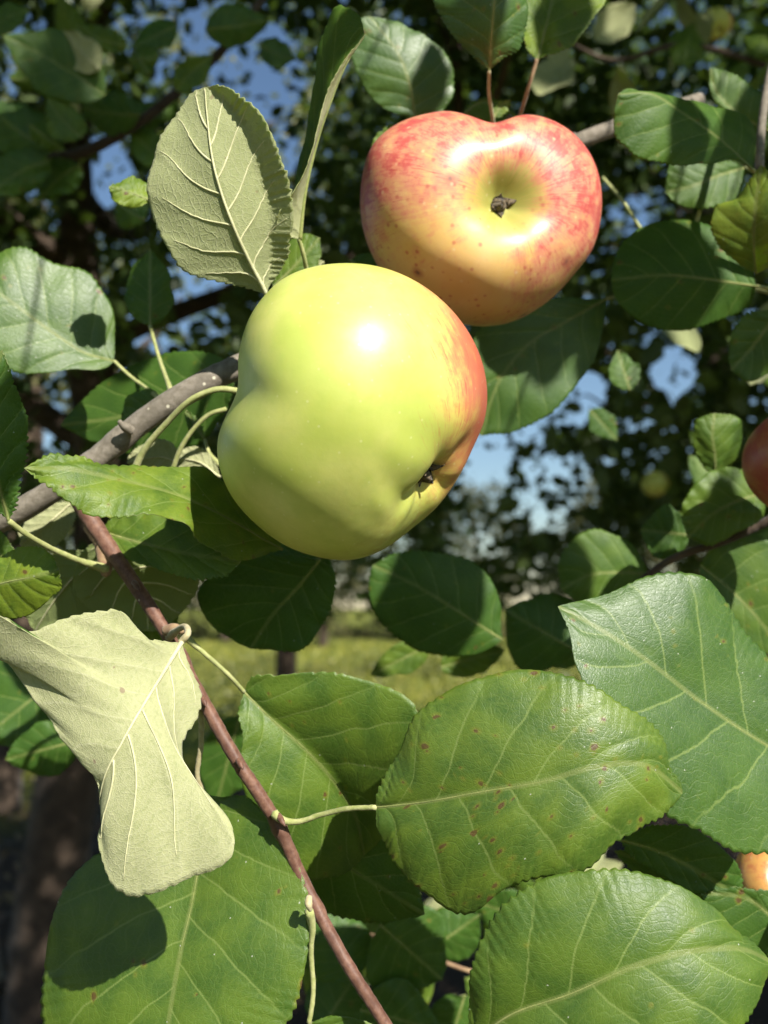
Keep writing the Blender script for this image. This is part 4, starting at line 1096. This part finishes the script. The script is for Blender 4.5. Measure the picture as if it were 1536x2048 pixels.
leaf(b5, [(1620, 1850, .355), (1540, 1830, .352), (1430, 1800, .35), (1330, 1740, .35), (1228, 1702, .353)], [(1540, 1905), (1440, 1880), (1330, 1800), (1260, 1740)], [(1560, 1790), (1470, 1770), (1380, 1725), (1290, 1690)],
     teeth=34, yellow=.0, sheen=.4, nt=110, ns=9, label='bluish grey leaf behind the lower right leaf')
leaf(b5, [(1240, 1680, .340), (1310, 1700, .338), (1400, 1745, .338), (1480, 1795, .340)], [(1300, 1650), (1390, 1660), (1450, 1700), (1485, 1750)], [(1270, 1720), (1340, 1760), (1420, 1795)],
     teeth=28, yellow=.0, nt=100, ns=9)
leaf(b5, [(1600, 1880, .338), (1560, 1850, .337), (1500, 1800, .337), (1400, 1785, .338)], [(1560, 1810), (1480, 1775)], [(1560, 1910), (1470, 1880), (1420, 1830)], teeth=24, yellow=.05, nt=80, ns=8)

# ------------------------------------------------------------------ upper left branch, further back
b6 = empty('apple_branch', P(0, 260, 0.75))
tag(b6, 'blurred leafy branch in the upper left corner', 'branch')
tube_px('wood', [(-120, 420, .80), (20, 330, .78), (150, 310, .76), (270, 250, .74), (370, 170, .74), (480, 60, .76), (560, -60, .78)], [5, 4.6, 4.0, 3.4, 2.8], M_BARK, b6, 40, 12, .03)
UL = [((210, 190, .70), (5, 70, .68), 120, .1, 0), ((200, 140, .69), (125, 60, .69), 70, .1, 1), ((255, 90, .70), (150, 50, .70), 52, .6, 0),
      ((165, 275, .70), (95, 195, .69), 75, .35, 0), ((110, 300, .72), (-30, 205, .72), 110, .0, 0), ((100, 320, .72), (-20, 390, .72), 90, .0, 0),
      ((160, 330, .73), (80, 400, .74), 80, .0, 0), ((280, 230, .73), (160, 215, .74), 90, .0, 0), ((350, 180, .71), (425, 110, .70), 60, .45, 0),
      ((410, 60, .72), (540, 40, .72), 85, .05, 0), ((355, 50, .74), (265, 95, .74), 60, .0, 0), ((330, 320, .74), (262, 260, .75), 70, .25, 0),
      ((320, 110, .73), (255, 120, .73), 44, .5, 0), ((300, 150, .73), (270, 100, .73), 40, .3, 0), ((290, 440, .72), (230, 400, .72), 70, .05, 0),
      ((240, 250, .75), (330, 210, .75), 70, .0, 0), ((20, 160, .71), (100, 140, .71), 50, .3, 0), ((520, 90, .76), (590, 120, .77), 60, .0, 0),
      ((-20, 60, .75), (60, 20, .75), 60, .2, 0), ((60, 250, .70), (130, 300, .70), 44, .2, 0)]
for i, (a, b, w, yl, un) in enumerate(UL):
    oval(b6, a, b, w, yellow=yl, nt=60, ns=7, teeth=22, tooth=.5, face='under' if un else 'up', roll=(random.uniform(-.3, .9), random.uniform(-.3, .9)), bend=random.uniform(-.08, .08), wave=1.2)

# ------------------------------------------------------------------ upper right and lower shaded branches
b7 = empty('apple_branch', P(1500, 100, 0.9))
tag(b7, 'dim blurred twig high in the upper right corner', 'branch')
tube_px('wood', [(1660, 200, .95), (1500, 120, .92), (1360, 90, .9), (1220, 120, .92), (1100, 60, .95)], [3.5, 3.0, 2.4, 1.5], M_BARK, b7, 30, 10, .03)
b8 = empty('apple_branch', P(760, 1900, 0.48))
tag(b8, 'dark shaded foliage twig hanging low behind the red shoot', 'branch')
tube_px('wood', [(1100, 1930, .46), (950, 1945, .47), (890, 1925, .475), (780, 1880, .48), (600, 1850, .50)], [1.2, 1.1, 1.0], M_PETR, b8, 30, 8, .03)
LOW = [((700, 1960, .47), (640, 1820, .48), 150), ((760, 1850, .46), (885, 1960, .46), 190), ((720, 2020, .46), (880, 2060, .45), 160), ((860, 1900, .50), (960, 1830, .5), 110),
       ((640, 2060, .48), (720, 1940, .49), 130), ((480, 1430, .52), (430, 1620, .53), 110), ((930, 1990, .48), (900, 2090, .48), 110), ((150, 1330, .47), (-40, 1480, .46), 200),
       ((160, 1480, .45), (10, 1520, .45), 110), ((1060, 1840, .5), (940, 1800, .5), 90)]
for a, b, w in LOW:
    oval(b8, a, b, w, yellow=.0, nt=70, ns=8, teeth=26, roll=(random.uniform(-.2, .6), random.uniform(-.2, .6)), wave=1.0)

# loose leaves on the dim twigs: one leaf shape, copied
proto = []
for k in range(5):
    o = oval(None, (768, 1100, 1.0), (768 + random.uniform(-20, 20), 960, 1.0), 84, yellow=random.uniform(0, .3), nt=36, ns=5, teeth=16, tooth=.6, rib=False,
             roll=(random.uniform(.2, 1), random.uniform(.2, 1)), bendd=random.uniform(-1, 1), wave=1.5)
    proto.append(o)
used = set()
def loose(parent, p, size, rot, k, yl):
    if k in used:
        o = proto[k].copy(); COL.objects.link(o)
    else:
        o = proto[k]; used.add(k)
    o.parent = parent
    o.location = Vector(p) - parent.location
    o.rotation_euler = rot; o.scale = (size*rg.uniform(.72, 1.0), size, size) if yl != 0.2 else (size,)*3
    o.color = (yl, .1, .2, 1)
rg = np.random.default_rng(21)
for i in range(22):
    x, y, d = rg.uniform(1060, 1560), rg.uniform(-20, 330), rg.uniform(.8, 1.25)
    loose(b7, P(x, y, d), rg.uniform(.6, 1.0), (rg.uniform(-.8, .8), rg.uniform(-.8, .8), rg.uniform(-3, 3)), i % 5, rg.uniform(.2, .6))
for i in range(12):
    x, y, d = rg.uniform(-20, 640), rg.uniform(-20, 460), rg.uniform(.9, 1.4)
    if any(((x-g[0])/g[2])**2 + ((y-g[1])/g[3])**2 < 1.5 for g in GAPS): continue
    loose(b6, P(x, y, d), rg.uniform(.6, 1.0), (rg.uniform(-.8, .8), rg.uniform(-.8, .8), rg.uniform(-3, 3)), i % 5, rg.uniform(0, .4))
for i in range(34):
    x, y, d = rg.uniform(560, 1240), rg.uniform(1760, 2080), rg.uniform(.52, .8)
    loose(b8, P(x, y, d), rg.uniform(.6, 1.0), (rg.uniform(-.8, .8), rg.uniform(-.8, .8), rg.uniform(-3, 3)), i % 5, rg.uniform(.25, .6))
for i in range(8):
    x, y, d = rg.uniform(1350, 1560), rg.uniform(640, 1250), rg.uniform(.6, 1.0)
    if any(((x-g[0])/g[2])**2 + ((y-g[1])/g[3])**2 < 1.5 for g in GAPS): continue
    loose(b4, P(x, y, d), rg.uniform(.6, 1.0), (rg.uniform(-.8, .8), rg.uniform(-.8, .8), rg.uniform(-3, 3)), i % 5, rg.uniform(.25, .6))

# ------------------------------------------------------------------ unseen twig added overhead; its leaves are placed to shade chosen spots below
b9 = empty('apple_branch', P(900, -900, 0.25))
tag(b9, 'unseen leafy twig added overhead, out of view, to cast leaf shadows', 'branch')
from mathutils import Quaternion
TG = [(950, 55, .366, 75, .38), (1115, 50, .39, 75, .38), (670, 120, .325, 55, .38), (1380, 260, .372, 80, .40), (870, 1200, .438, 140, .42), (1345, 560, .418, 125, .40), (15, 870, .294, 80, .34), (300, 575, .405, 85, .40), (1075, 1235, .46, 95, .42), (1570, 905, .352, 150, .36),
      (870, 150, .412, 55, .40), (1500, 690, .414, 70, .42), (1440, 1010, .41, 50, .40), (1500, 240, .436, 60, .40)]
ctr = []
for i, (x, y, d, rp, s) in enumerate(TG):
    p = P(x, y, d) + SUN * s
    r = rp * d / F
    px_, py_, dd = proj(p)
    if dd > 0.02 and -60 < px_ < 1600 and py_ > -60:
        print('overhead leaf in view', i, px_, py_)
    k = i % 5
    sc = 2.3 * r / 0.0697
    q = Vector(-FWD).rotation_difference(Vector(SUN))
    c0 = q @ Vector(UP * 0.0345 * sc)
    loose(b9, np.array(Vector(p) - c0), sc, q.to_euler(), k, 0.2)
    ctr.append(np.array(Vector(p) - c0))
ctr = sorted(ctr, key=lambda c: c[0])
away = np.array([0.0, 0.66, 0.75])
wood = spline(np.array(ctr) * np.array([1.4, 0.3, 0.3]) + np.mean(ctr, 0) * np.array([-0.4, 0.7, 0.7]) + away*0.34, 60)
V, Fc = tube_geo(wood, np.linspace(0.004, 0.002, 60), 8)
mesh_obj('wood', V, Fc, M_GREY, b9)
for c in ctr:
    w = wood[np.argmin(np.linalg.norm(wood - c, axis=1))]
    V, Fc = tube_geo(limb_pts(c, w, 0.008, 16, rg), np.linspace(0.0006, 0.0011, 16), 6)
    mesh_obj('twig', V, Fc, M_GREY, b9)
